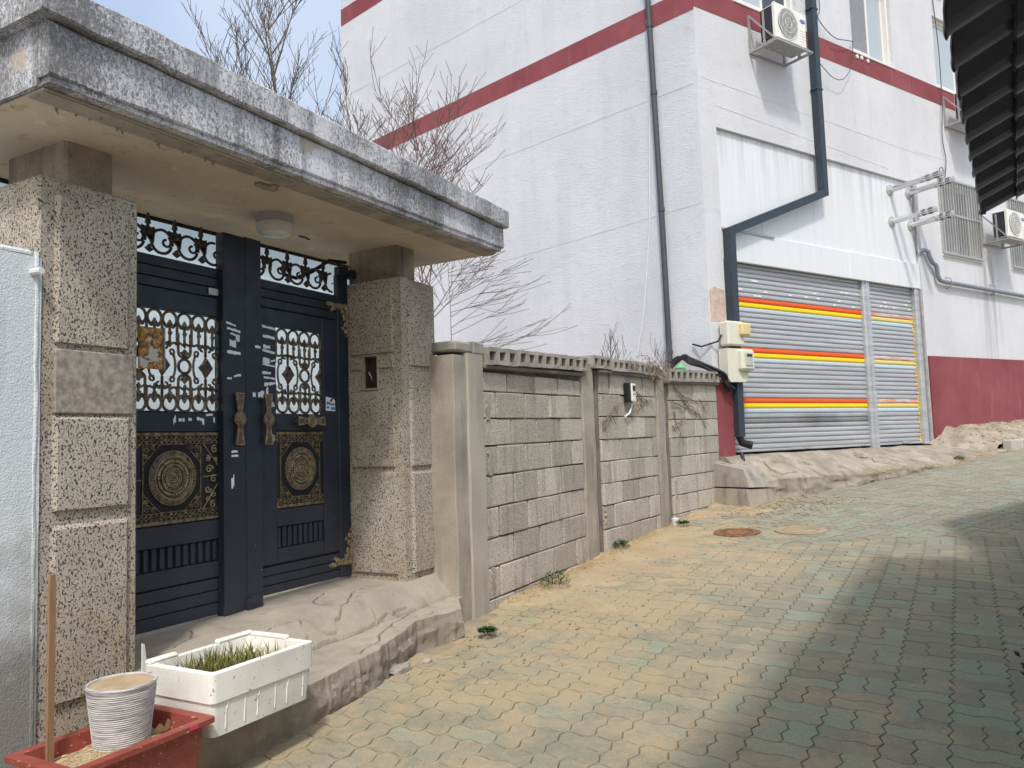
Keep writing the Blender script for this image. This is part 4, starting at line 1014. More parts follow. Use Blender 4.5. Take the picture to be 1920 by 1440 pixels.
# panels on the right pillar's inner side, leaving the intercom hole
def inner_panel(m_, t0, t1, z0, z1, d=.016):
    a = [m_.P(.994, t, z) for t, z in ((t0, z0), (t1, z0), (t1, z1), (t0, z1))]; c = .012
    b = [m_.P(.990 - d, t, z) for t, z in ((t0 + c, z0 + .006), (t1 - c, z0 + .006), (t1 - c, z1 - c), (t0 + c, z1 - c))]
    m_.F(*b); m_.F(*a[::-1])
    for i in range(4): j = (i + 1) % 4; m_.F(a[i], a[j], b[j], b[i])
for z0, z1 in ((2.235, 2.70), (1.465, 1.99), (.76, 1.435)):
    m_ = MB(); inner_panel(m_, .03, .405, z0, z1); m_.build('raised_panel', TERR, pr_)
for t0, t1 in ((.03, .148), (.258, .405)):
    m_ = MB(); inner_panel(m_, t0, t1, 2.13, 2.232); m_.build('raised_panel', TERR, pr_)
m_ = MB()
for b in ((.976, .992, .128, .146, 1.99, 2.235), (.976, .992, .262, .275, 1.99, 2.235), (.976, .992, .146, .262, 2.222, 2.235), (.976, .992, .146, .262, 1.99, 2.003)): m_.box(*b, .003)
m_.build('niche_rim', POST, pr_)
_nb = simple('dark_brown_niche', (.06, .035, .026), .7)
MB().box(1.04, 1.058, .149, .259, 2.006, 2.219).build('niche_back', _nb, pr_); MB().box(1.0, 1.04, .2505, .2585, 2.006, 2.219).box(1.0, 1.04, .149, .157, 2.006, 2.219).box(1.0, 1.04, .157, .2505, 2.006, 2.012).build('niche_lining', _nb, pr_)
m_ = MB(); m_.tube([(1.035, .17, 2.06), (1.02, .185, 2.075), (1.01, .18, 2.10), (1.005, .168, 2.112), (1.0, .185, 2.116)], .0028, 5); m_.build('loose_wire', WHWIRE, pr_)
# pillar roots on the step
# ceiling lamp and cable
lp = thing('ceiling_lamp', 'round white ceiling lamp under the gateway canopy', 'lamp', G, (.055, .27, CZ - .13))
MB().lathe([(.108, 0), (.108, -.045), (.104, -.048)], (.055, .27, CZ + .017), 'z', 28).build('base', LAMPW, lp, smooth=40)
MB().lathe([(.100, -.048), (.106, -.054), (.104, -.085), (.088, -.110)], (.055, .27, CZ + .017), 'z', 28).build('ring', simple('lamp_plastic', (.52, .50, .46), .5), lp, smooth=40)
MB().lathe([(.087, -.106), (.080, -.114), (.05, -.120), (.0, -.122)], (.055, .27, CZ + .017), 'z', 28).build('glass', LAMPG, lp, smooth=40)
MB().box(-.06, -.0, .20, .27, CZ - .004, CZ + .017, .004).build('mount_tab', LAMPW, lp)
m_ = MB(); m_.tube([(.50, -.14, 2.80), (.53, -.12, 2.75), (.60, -.1, 2.74), (.72, -.07, 2.80), (.86, -.04, 2.90), (.99, -.0, 2.905)], .013, 7)
m_.solo('cable', 'black cable sagging from the ceiling edge to the right pillar neck', 'cable', BLK, G, (.7, -.1, 2.8), smooth=60)

# ------------------------------------------------------------------ metal gate
gate = thing('metal_gate', 'navy double metal gate with bronze lattice windows and round relief panels', 'gate', G, (.04, 0, .72))
def spiral(cx, cz, r0, r1, a0, turns, n=16, t=.0):
    return [(cx + (r0 + (r1 - r0) * i / n) * cos(a0 + turns * 2 * pi * i / n), t, cz + (r0 + (r1 - r0) * i / n) * sin(a0 + turns * 2 * pi * i / n)) for i in range(n + 1)]
def ring(m_, cx, cz, r, t, th, n=18, k=5, sx=1.0): m_.tube([(cx + r * cos(2 * pi * i / n) * sx, t, cz + r * sin(2 * pi * i / n)) for i in range(n + 1)], th, k, cap=False)
def lattice(s0, s1, z0, z1, pitch, first, dia_phase):
    """cast window lattice: rows of rings, long links and diamonds"""
    m_ = MB(); t = -.008; th = .0080; H = z1 - z0; r = pitch * .46
    zr1 = z1 - .175; zr0 = z0 + .130; zm = (zr0 + zr1) / 2
    cl = lambda pts: [p for p in pts if s0 - .004 <= p[0] <= s1 + .004]
    def tb(pts, q=th, n=5):
        run = []
        for p in pts:
            if s0 - .004 <= p[0] <= s1 + .004: run.append(p)
            else:
                if len(run) > 1: m_.tube(run, q, n)
                run = []
        if len(run) > 1: m_.tube(run, q, n)
    cols = [first + pitch * k for k in range(-12, 13) if s0 - pitch * .5 <= first + pitch * k <= s1 + pitch * .5]
    idx = [k for k in range(-12, 13) if s0 - pitch * .5 <= first + pitch * k <= s1 + pitch * .5]
    for k, c in zip(idx, cols):
        for (zc, sg) in ((z1 - r - .004, 1), (z0 + r + .004, -1)):
            a0, a1 = (-.28 * pi, 1.28 * pi); n = 18
            tb([(c + r * cos(a0 + (a1 - a0) * i / n), t, zc + sg * r * sin(a0 + (a1 - a0) * i / n)) for i in range(n + 1)], th * 1.05)
            for sd in (-1, 1): tb([(c + sd * p[0], t, zc + sg * p[2]) for p in spiral(r * .42, -r * .82, r * .26, r * .1, .1 * pi, -.85, 9)], th * .8)
            zt = zc - sg * r * .45; zb = zr1 if sg > 0 else zr0
            if s0 + .01 < c < s1 - .01:
                m_.prism([(c - .018, zt - sg * .012), (c, zt + sg * .018), (c + .018, zt - sg * .012), (c + .005, zt - sg * .010), (c + .0035, zb), (c - .0035, zb), (c - .005, zt - sg * .010)], t - .006, t + .007)
                zz = (zt + zb) / 2; m_.prism([(c - .011, zz + .005), (c, zz + .012), (c + .011, zz + .005), (c + .006, zz - .010), (c - .006, zz - .010)], t - .004, t + .010)
                m_.prism([(c - .010, zb), (c, zb + sg * -.022), (c + .010, zb), (c, zb + sg * .014)], t - .004, t + .010)
        ph = (k - dia_phase) % 3
        for sd in (.5,):
            e = c + pitch * .5
            if not (s0 + .004 < e < s1 - .004): continue
        # long link with open circle
        if ph == 0:
            R = pitch * .42
            if s0 <= c <= s1: ring(m_, c, zm, R * .98, t, th * 1.1, 18) if (c - R > s0 and c + R < s1) else tb([(c + R * cos(2 * pi * i / 18), t, zm + R * sin(2 * pi * i / 18)) for i in range(19)])
            for sg, zz in ((1, zr1), (-1, zr0)):
                n = 10; L0 = zz - sg * .0; zc = zm + sg * (R + pitch * .42)
                tb([(c - R, t, zz + sg * .06), (c - R, t, zc)] + [(c - R * cos(pi * i / n), t, zc - sg * R * .85 * sin(pi * i / n)) for i in range(1, n)] + [(c + R, t, zc), (c + R, t, zz + sg * .06)], th)
                if s0 + .015 < c < s1 - .015:
                    q = zm + sg * (R + .012)
                    m_.prism([(c - .006, q), (c - .030, q + sg * .026), (c - .014, q + sg * .028), (c, q + sg * .044), (c + .014, q + sg * .028), (c + .030, q + sg * .026), (c + .006, q)], t - .004, t + .008)
        # diamond boss between the links
        if ph == 1:
            d = c + pitch * .5
            if s0 - .03 < d < s1 + .03:
                hw, hh = pitch * .50, pitch * .66
                pts = [(d, zm + hh), (d + hw * .42, zm + hh * .42), (d + hw, zm), (d + hw * .42, zm - hh * .42), (d, zm - hh), (d - hw * .42, zm - hh * .42), (d - hw, zm), (d - hw * .42, zm + hh * .42)]
                pts = [(min(max(x, s0 - .003), s1 + .003), z) for x, z in pts]
                m_.prism(pts, t - .006, t + .005)
                dd = pitch * .42
                tb([(d, t + .008, zm + dd * 1.25), (d + dd, t + .008, zm), (d, t + .008, zm - dd * 1.25), (d - dd, t + .008, zm), (d, t + .008, zm + dd * 1.25)], th * .7, 4)
                if s0 + .03 < d < s1 - .03:
                    ring(m_, d, zm, pitch * .24, t + .008, th * .6, 14, 4); ring(m_, d, zm, pitch * .12, t + .010, th * .5, 10, 4)
                for sx in (-1, 1):
                    tb([(d + sx * (pitch * .64 + pitch * .24 * cos(a_)), t, zm + pitch * .70 * sin(a_)) for a_ in [(-.62 + 1.24 * i / 10) * pi for i in range(11)]], th * .85)
                    for sg in (-1, 1):
                        tb([(d + sx * p[0], t, zm + sg * p[2]) for p in spiral(pitch * .62, pitch * .80, pitch * .22, pitch * .06, -.4 * pi, .9, 10)], th * .8)
                        tb([(d, t, zm + sg * hh), (d, t, (zr1 if sg > 0 else zr0) + sg * .05)], th)
                        tb([(d + sx * p[0], t, zm + sg * p[2]) for p in spiral(pitch * .24, hh + pitch * .42, pitch * .20, pitch * .07, .95 * pi, -.8, 10)], th * .8)
        # uprights between rings
        e = c + pitch * .5
        for sg, zz, ze in ((1, zr1, z1 - r * 1.0), (-1, zr0, z0 + r * 1.0)):
            tb([(e, t, zz - sg * .01), (e, t, ze)], th)
    for zz in (zr0, zr1):
        n = max(8, int((s1 - s0) / .018)); m_.tube([(s0 + (s1 - s0) * i / n, t, zz + .0045 * (1 if i % 2 else -1)) for i in range(n + 1)], th * .95, 5)
    return m_
def relief(s0, s1, z0, z1, cs, R):
    """plate with octagon, rays and stepped disc"""
    plate = MB(); plate.box(s0, s1, -.03, -.006, z0, z1)
    br = MB(); cz = (z0 + z1) / 2; t = -.006
    for zz in (z0 + .008, z1 - .008): br.box(s0, s1, t, t + .012, zz - .008, zz + .008, .002)
    bw = .042
    for za, zb in ((z0 + .018, z0 + .018 + bw), (z1 - .018 - bw, z1 - .018)):
        n = max(4, round((s1 - s0) / .046)); w_ = (s1 - s0) / n; zc = (za + zb) / 2
        for zz in (za, zb): br.box(s0, s1, t, t + .006, zz - .0018, zz + .0018)
        for k in range(n):
            a = s0 + k * w_; c = a + w_ / 2; br.box(a - .0015, a + .0015, t, t + .006, za, zb)
            if k % 2:
                br.tube([(c - w_ * .36, t + .003, zc), (c, t + .003, zc + bw * .36), (c + w_ * .36, t + .003, zc), (c, t + .003, zc - bw * .36), (c - w_ * .36, t + .003, zc)], .0036, 4)
                br.blob((c, t + .003, zc), .007, k, (1, .6, 1), 5, 3)
            else:
                for (u, v) in ((1, 1), (1, -1), (-1, 1), (-1, -1)):
                    br.prism([(c, zc), (c + u * w_ * .24, zc + v * bw * .42), (c + u * w_ * .44, zc + v * bw * .42), (c + u * w_ * .44, zc + v * bw * .20)], t, t + .006)
    h = (z1 - z0) / 2 - .018 - bw - .002; ow = min(h, .188); k_ = .42
    octp = [(-ow, -h * k_), (-ow * k_, -h), (ow * k_, -h), (ow, -h * k_), (ow, h * k_), (ow * k_, h), (-ow * k_, h), (-ow, h * k_)]
    oc = [(min(max(cs + x, s0 + .003), s1 - .003), t + .004, cz + z) for x, z in octp]; br.tube(oc + [oc[0]], .0032, 4)
    for sx in (-1, 1):
        x = cs + sx * ow
        if s0 < x < s1: br.box(x - .0025, x + .0025, t, t + .007, z0 + .06, z1 - .06)
        for sz in (-1, 1):
            for q, (fx, fz, rr) in enumerate(((.86, .86, .022), (.66, .90, .014), (.90, .66, .014))):
                px_ = cs + sx * ow * fx
                if s0 + .01 < px_ < s1 - .01: br.tube([(p[0], t + .004, p[2]) for p in spiral(px_, cz + sz * h * fz, rr, .003, q, 1.6, 14)], .0034, 4)
    rays = MB()
    for k in range(64):
        a = 2 * pi * k / 64; ca, sa = cos(a), sin(a); m_ = min(ow / max(abs(ca), 1e-6), h / max(abs(sa), 1e-6), (ow * (1 + k_)) / max(abs(ca) + abs(sa) * ow / h, 1e-6)) - .006
        if m_ > R + .004: rays.tube([(cs + ca * (R * .98), t + .001, cz + sa * (R * .98)), (cs + ca * m_, t + .001, cz + sa * m_)], .0042, 4)
    disc = MB(); pr = [(R, 0), (R * .98, .010), (R * .80, .016), (R * .78, .019), (R * .75, .016), (R * .70, .007), (R * .50, .007), (R * .48, .014), (R * .44, .014), (R * .42, .006), (R * .34, .006), (R * .32, .013), (R * .27, .013), (R * .25, .007), (R * .20, .012), (R * .15, .015), (R * .13, .010), (R * .09, .018), (.0, .020)]
    disc.lathe(pr, (cs, t, cz), 't', 40)
    trim = MB()
    for q, hh in ((.985, .008), (.79, .019), (.745, .013), (.49, .014), (.44, .012), (.33, .013), (.26, .011), (.14, .014), (.08, .017)): trim.tube([(cs + R * q * cos(2 * pi * k / 36), t + hh, cz + R * q * sin(2 * pi * k / 36)) for k in range(37)], .0024, 4, cap=False)
    for k in range(48): a = 2 * pi * k / 48; trim.tube([(cs + R * .82 * cos(a), t + .016, cz + R * .82 * sin(a)), (cs + R * .96 * cos(a), t + .012, cz + R * .96 * sin(a))], .0018, 3)
    for k in range(8):
        a = 2 * pi * k / 8 + pi / 8
        trim.tube([(cs + R * .61 * cos(a + d), t + .010, cz + R * .61 * sin(a + d)) for d in (-.26, -.13, 0, .13, .26)], R * .045, 5); trim.blob((cs + R * .61 * cos(a + pi / 8), t + .010, cz + R * .61 * sin(a + pi / 8)), R * .05, k, (1, .7, 1), 5, 3)
        a2 = 2 * pi * k / 8
        for dx, dz in ((1, 0), (-1, 0), (0, 1), (0, -1)): disc.blob((cs + R * .89 * cos(a2) + dx * .007, t + .015, cz + R * .89 * sin(a2) + dz * .007), .005, k, (1, .6, 1), 5, 3)
    for k in range(20):
        a = 2 * pi * k / 20; trim.blob((cs + R * .38 * cos(a), t + .007, cz + R * .38 * sin(a)), R * .04, k, (1, .7, 1), 5, 3)
    return plate, br, rays, disc, trim
def crest(s0, s1, tips, z, pitch):
    """row of cast scrolls with spear heads"""
    m_ = MB(); t = -.012; th = .0085
    def tb(pts, q):
        pts = [p for p in pts if s0 <= p[0] <= s1]
        if len(pts) > 1: m_.tube(pts, q, 5)
    c0 = tips[0] - pitch * .5
    k = -6
    while k < 8:
        c = c0 + pitch * k; k += 1
        if c < s0 - pitch or c > s1 + pitch: continue
        R = pitch * .40; zc = z + .018 + R * .88
        tb([(p[0], t, p[2]) for p in spiral(c, zc, R, R * .92, -.05 * pi, .98, 20)], th)
        tb([(p[0], t, p[2]) for p in spiral(c + R * .38, zc + R * .05, R * .50, R * .16, .35 * pi, -.95, 16)], th * .85)
        tb([(c + R * .7, t, zc + R * .70), (c + pitch * .5, t, zc + R * 1.02), (c + pitch * .70, t, zc + R * .55), (c + pitch * .66, t, zc - R * .2)], th * 1.1)
        if s0 + .03 < c - R and c + R * 1.6 < s1:
            for (dx, dz, sgn) in ((R * 1.05, -R * .75, 1), (R * 1.15, R * .3, -1)):
                m_.prism([(c + dx - .004, zc + dz), (c + dx + .022, zc + dz + .026 * sgn), (c + dx + .030, zc + dz + .004), (c + dx + .044, zc + dz - .004 * sgn), (c + dx + .024, zc + dz - .018)], t - .006, t + .008)
    for s in tips:
        if not (s0 < s < s1): continue
        zb = z + .10
        m_.tube([(s, t, zb), (s, t, zb + .06)], .009, 6)
        m_.prism([(s - .013, zb + .060), (s - .011, zb + .072), (s, zb + .118), (s + .011, zb + .072), (s + .013, zb + .060)], t - .009, t + .009)
        for sd in (-1, 1):
            m_.tube([(s + sd * .006, t, zb + .01), (s + sd * .024, t, zb + .040), (s + sd * .034, t, zb + .044), (s + sd * .038, t, zb + .028)], .0075, 5)
        m_.prism([(s - .018, zb + .0), (s + .018, zb + .0), (s + .010, zb + .018), (s - .010, zb + .018)], t - .010, t + .010)
    return m_
def handle(s, z, L, horiz=False):
    m_ = MB(); t = .062; w0, w1 = .030, .017
    def A(u, v, tt): return (s + u, tt, z + v) if not horiz else (s + v, tt, z + u)
    prof = [(-L / 2, w0), (-L / 2 + .012, w0 * .98), (-L / 4, w1 * 1.25), (-.048, w1), (.048, w1), (L / 4, w1 * 1.25), (L / 2 - .012, w0 * .98), (L / 2, w0)]
    for a, b in zip(prof[:-1], prof[1:]):
        ids = []
        for (v, ww) in (a, b):
            for (sg, tt) in ((-1, t), (1, t), (1, t - .012), (-1, t - .012)): ids.append(m_.P(*A(sg * ww, v, tt)))
        for k in range(4): m_.F(ids[k], ids[(k + 1) % 4], ids[4 + (k + 1) % 4], ids[4 + k])
    lines = MB()
    for sg in (-1, 1):
        lines.tube([A(sg * (ww - .003), v, t + .001) for v, ww in prof], .0028, 4)
        lines.tube([A(sg * .020, L / 2 - .012, t + .001), A(0, L / 2 - .10, t + .001)], .0022, 4) if False else None
        for e in (-1, 1): lines.tube([A(sg * w0 * .72, e * (L / 2 - .008), t + .001), A(sg * .007, e * .055, t + .001)], .0024, 4)
    for v in (-.115, -.10, -.085, -.07, .07, .085, .10, .115):
        if abs(v) < L / 2 - .02: lines.blob(A(0, v, t + .001), .004, 1, (1, .8, 1), 5, 3)
    for e in (-1, 1): lines.tube([A(-w0, e * L / 2, t), A(w0, e * L / 2, t)], .0035, 4)
    d = MB(); c = A(0, 0, t)
    for rr_, hh_ in ((.039, .004), (.030, .003), (.023, .006), (.016, .003), (.008, .007)): lines.tube([(c[0] + rr_ * cos(2 * pi * k / 24), c[1] + hh_, c[2] + rr_ * sin(2 * pi * k / 24)) for k in range(25)], .0020, 4, cap=False)
    d.lathe([(.041, -.012), (.041, .002), (.037, .005), (.034, .001), (.028, .001), (.026, .005), (.021, .005), (.019, .001), (.014, .001), (.012, .006), (.0, .008)], c, 't', 22)
    for e in (-1, 1): m_.box(*( (s - .010, s + .010, .0, .05, z + e * L * .42 - .012, z + e * L * .42 + .012) if not horiz else (s + e * L * .42 - .012, s + e * L * .42 + .012, .0, .05, z - .010, z + .010)))
    return m_, lines, d
def corner_ornament(sx, sz, cs, cz, sc=1.0):
    m_ = MB(); t = .008
    def q(u, v): return (cs + sx * u * sc, t, cz + sz * v * sc)
    def sp(u, v, r0, a0, tn): return [q(u + (p[0]), v + p[2]) for p in spiral(0, 0, r0, .004, a0, tn, 14)]
    for u, v, r0, a0, tn in ((-.028, .030, .026, 0, 1.4), (-.075, .022, .024, 1, -1.4), (-.020, .078, .024, 2, 1.4), (-.122, .026, .020, 0, 1.3), (-.018, .128, .020, 1, -1.3), (-.155, .014, .014, 2, 1.2), (-.012, .168, .015, 2, 1.2)):
        m_.tube(sp(u, v, r0, a0, tn), .0065 * sc, 5)
    m_.tube([q(-.005, .005), q(-.06, .008), q(-.11, .012), q(-.165, .002)], [.011, .010, .008, .004], 5); m_.tube([q(-.005, .005), q(-.006, .06), q(-.006, .12), q(.006, .185)], [.011, .010, .008, .004], 5)
    for u, v in ((-.18, .012), (-.14, .045), (.0, .195), (-.045, .15), (-.05, .05)):
        m_.prism([(q(u - .018, v)[0], q(u, v)[2]), (q(u, v)[0], q(u, v + .014)[2]), (q(u + .014, v)[0], q(u, v)[2]), (q(u, v)[0], q(u, v - .012)[2])], .0, .012)
    return m_
def planks(m_, s0, s1, z0, z1, n, t0=-.03, t1=0.0, gap=.005):
    h = (z1 - z0) / n
    for k in range(n): m_.box(s0, s1, t0, t1 + .002 * (k % 2), z0 + h * k + gap / 2, z0 + h * (k + 1) - gap / 2, .003)

# ---- right leaf with the wicket door
leaf = MB()
leaf.box(.045, .172, -.03, .035, .70, 2.878, .006)                         # meeting stile
leaf.box(.885, .997, -.03, .006, .735, 2.80, .005)                          # hinge stile
leaf.box(.174, .884, -.034, -.022, .74, .92); leaf.box(.174, .884, -.034, -.022, 2.48, 2.66)
planks(leaf, .174, .884, .738, .905, 3); planks(leaf, .174, .884, 2.485, 2.655, 3)
leaf.box(.866, .884, -.03, .002, .905, 2.485)
# wicket
leaf.box(.186, .31, -.028, .008, .915, 2.475, .004); leaf.box(.728, .862, -.028, .008, .915, 2.475, .004)
leaf.box(.311, .727, -.028, .008, 2.37, 2.475, .004); leaf.box(.311, .727, -.028, .008, 1.722, 1.83, .004)
leaf.box(.311, .727, -.028, .004, 1.135, 1.240, .004); leaf.box(.311, .727, -.028, .004, .915, 1.004, .004)
leaf.box(.311, .727, -.034, -.022, .95, 1.73)
lr = leaf.build('gate_leaf', NAVY, gate, label='right gate leaf holding the small wicket door')
leaf = MB()
leaf.box(-.118, .040, -.03, .040, .69, 2.870, .006); leaf.box(-.125, -.119, -.028, .006, .72, 2.66)
leaf.box(-.912, -.80, -.03, .006, .70, 2.80, .005)
leaf.box(-.80, -.12, -.034, -.022, .70, 1.83); leaf.box(-.80, -.12, -.034, -.022, 2.37, 2.66)
planks(leaf, -.799, -.126, .705, .905, 3); planks(leaf, -.799, -.126, 2.485, 2.655, 3)
leaf.box(-.799, -.126, -.03, .004, .910, .998, .004); leaf.box(-.799, -.126, -.03, .004, 1.118, 1.228, .004)
leaf.box(-.799, -.126, -.03, .004, 1.718, 1.822, .004); leaf.box(-.799, -.126, -.03, .004, 2.372, 2.482, .004)
leaf.box(-.799, -.76, -.03, .004, 1.823, 2.371)
ll = leaf.build('gate_leaf', NAVY, gate, label='left gate leaf with a rusty plate on its lattice')
lattice(.312, .727, 1.832, 2.368, .099, .575, 0).build('lattice', BRZD, lr, smooth=50)
lattice(-.760, -.118, 1.824, 2.370, .093, -.345, 0).build('lattice', BRZD, ll, smooth=50)
for (args, lf) in (((.313, .727, 1.246, 1.716, .522, .136), lr), ((-.795, -.128, 1.234, 1.714, -.424, .146), ll)):
    plate, br, rays, disc, trim = relief(*args)
    plate.build('relief_plate', PLBLACK, lf); br.build('relief_border', BRZ, lf, smooth=40); rays.build('relief_rays', PLBLACK, lf); md = disc.build('medallion', BRZD, lf, smooth=35); trim.build('medallion_trim', GOLD, md, smooth=50)
# side triangles of the wide relief
m_ = MB(); t = -.004
for (a, b) in (((-.232, 1.655), (-.13, 1.53)), ((-.232, 1.47), (-.13, 1.475)), ((-.232, 1.295), (-.13, 1.43)), ((-.612, 1.655), (-.79, 1.53)), ((-.612, 1.47), (-.79, 1.475))): m_.tube([(a[0], t + .004, a[1]), (b[0], t + .004, b[1])], .0032, 4)
for (cx, cz_, r, a0, tn) in ((-.19, 1.51, .026, 0, 1.4), (-.155, 1.62, .024, 1, 1.4), (-.20, 1.57, .018, 2, -1.4), (-.16, 1.455, .022, 1, 1.3), (-.20, 1.40, .022, 0, -1.3), (-.16, 1.37, .018, 2, 1.2), (-.165, 1.315, .022, 1, 1.4), (-.20, 1.345, .014, 0, 1.2), (-.145, 1.56, .013, 1, 1.3), (-.70, 1.6, .03, 0, 1.4), (-.70, 1.40, .03, 0, 1.4)):
    m_.tube([(p[0], t + .005, p[2]) for p in spiral(cx, cz_, r, .003, a0, tn, 14)], .0045, 4)
m_.build('relief_scrolls', GOLD, ll, smooth=40)
rib = MB().box(-.0135, .0135, -.022, -.004, 0, .112, .004).mesh('slat', NAVY, (0, 0, 0))
for k in range(14):
    put('slat', rib, ll, (-.775 + k * .0483 - .04, 0, 1.002 - .72))
rib2 = MB().box(-.0145, .0145, -.022, -.004, 0, .126, .004).mesh('slat', NAVY, (0, 0, 0))
for k in range(9): put('slat', rib2, lr, (.336 + k * .0461 - .04, 0, 1.006 - .72))
crest(.176, .86, [.263, .435, .599, .766], 2.660, .168).build('crest', SPEAR, lr, smooth=50); crest(-.80, -.122, [-.736, -.568, -.404, -.232], 2.660, .168).build('crest', SPEAR, ll, smooth=50)
for (s, z, L, hz, lf) in ((-.022, 1.79, .295, False, ll), (.196, 1.79, .298, False, lr), (.565, 1.782, .235, True, lr)):
    a, b, c = handle(s, z, L, hz); hd = a.build('handle', BRZD, lf); b.build('handle_trim', GOLD, hd, smooth=50); c.build('handle_boss', BRZD, hd, smooth=35)
MB().lathe([(.024, 0), (.024, .010), (.017, .012), (.016, .006), (.0, .006)], (.266, .008, 1.676), 't', 20).build('lock_ring', ALU, lr, smooth=40)
corner_ornament(1, -1, .985, 2.60, 1.12).build('corner_ornament', GOLD, lr, smooth=50); corner_ornament(1, 1, .988, .815, 1.15).build('corner_ornament', GOLD, lr, smooth=50)
corner_ornament(-1, 1, -.905, .78).build('corner_ornament', GOLD, ll, smooth=50)
m_ = MB(); m_.prism([(.028, .665), (.132, .672), (.136, .72), (.126, .752), (.104, .758), (.092, .772), (.068, .770), (.058, .755), (.034, .748), (.024, .715)], .035, .068)
for k in range(8): m_.tube([(p[0], .070, p[2]) for p in spiral(.05 + .02 * (k % 4), .69 + .035 * (k // 4), .010, .003, k, 1.2, 8)], .004, 4)
m_.build('gate_stop', NAVY, gate)
MB().box(.895, .995, -.03, .02, 2.80, 2.86, .004).build('hinge_block', NAVY, lr)
MB().box(.99, 1.06, -.02, .05, 2.79, 2.85, .004).build('hinge_arm', NAVY, lr)
# plates and scraps
m_ = MB(); m_.box(-.640, -.500, .006, .022, 2.045, 2.262, .004); rp = m_.build('rusty_plate', RUST, ll); MB().box(-.499, -.488, .004, .026, 2.04, 2.268, .002).build('plate_edge', IRONG, rp)
MB().box(-.195, -.128, .0035, .010, 2.495, 2.535, .002).build('small_plate', ALU, ll)
m_ = MB(); r2 = random.Random(12)
def scrap(s, z, w_, h, sk=0.0, t=.0365):
    n = 5; s += w_ * .03; w_ *= .92; up = [(s + w_ * i / n, z + h / 2 + r2.uniform(-.2, .2) * h + sk * i / n) for i in range(n + 1)]; lo = [(s + w_ * i / n, z - h / 2 + r2.uniform(-.2, .2) * h + sk * i / n) for i in range(n, -1, -1)]
    m_.prism(up + lo, t, t + .0012)
for s, z, w_, h, sk in ((-.105, 2.343, .075, .012, -.012), (-.10, 2.312, .105, .013, -.014), (-.075, 2.283, .075, .010, -.012), (-.035, 2.265, .03, .034, -.01), (-.08, 2.225, .05, .036, 0), (-.10, 2.175, .105, .018, -.004), (-.05, 2.035, .055, .014, .012), (-.098, 2.022, .035, .010, .0), (-.072, 1.602, .05, .012, 0), (-.07, 1.578, .052, .012, 0), (-.072, 1.42, .022, .06, .02)): scrap(s, z, w_, h, sk, .0415)
for s, z, w_, h, sk in ((.115, 2.225, .045, .014, -.004),): scrap(s, z, w_, h, sk, .036)
m_.build('tape_scraps', TAPE, ll, kind='stuff')
m_ = MB()
for s, z, w_, h, sk in ((.195, 2.362, .11, .014, -.012), (.20, 2.302, .105, .016, -.008), (.205, 2.238, .06, .022, -.004), (.196, 2.215, .11, .014, -.012), (.20, 2.148, .06, .036, 0), (.195, 2.128, .11, .010, -.010), (.265, 2.148, .042, .012, .012), (.195, 2.075, .075, .016, 0), (.205, 2.048, .10, .012, -.006), (.21, 2.003, .095, .018, .012), (.225, 1.960, .02, .05, .01), (.215, 1.905, .085, .012, -.03), (.21, 1.880, .08, .03, 0), (.24, 1.81, .008, .024, .01)): scrap(s, z, w_, h, sk, .0085)
for s, z, w_, h in ((.095, 1.935, .024, .024), (.135, 1.937, .052, .036)): scrap(s, z, w_, h, 0, .036)
m_.build('tape_scraps', TAPE, lr, kind='stuff')
m_ = MB()
for s, z, w_, h, sk in ((-.425, 1.775, .016, .035, .012), (-.392, 1.782, .02, .016, 0), (-.368, 1.782, .014, .018, 0), (-.33, 1.786, .022, .016, .0), (-.275, 1.792, .035, .018, -.008), (-.24, 1.775, .014, .036, -.004), (-.215, 1.81, .05, .012, .004), (-.165, 1.788, .012, .026, -.008)): scrap(s, z, w_, h, sk, .0045)
m_.build('tape_scraps', TAPE, ll, kind='stuff')
st = MB().prism([(.752, 1.856), (.842, 1.853), (.842, 1.925), (.825, 1.94), (.752, 1.948)], .0085, .0097).build('sticker', WHITE, lr, label='torn white and blue sticker')
for b in ((.758, .79, 1.895, 1.915), (.793, .838, 1.892, 1.905), (.758, .786, 1.87, 1.885), (.80, .838, 1.862, 1.88)): MB().box(b[0], b[1], .0097, .0105, b[2], b[3]).build('sticker_print', simple('sticker_blue', (.03, .22, .45), .5), st)
MB().prism([(.79, 1.925), (.80, 1.91), (.825, 1.938), (.815, 1.941)], .0097, .0106).build('sticker_print', BLKP, st)

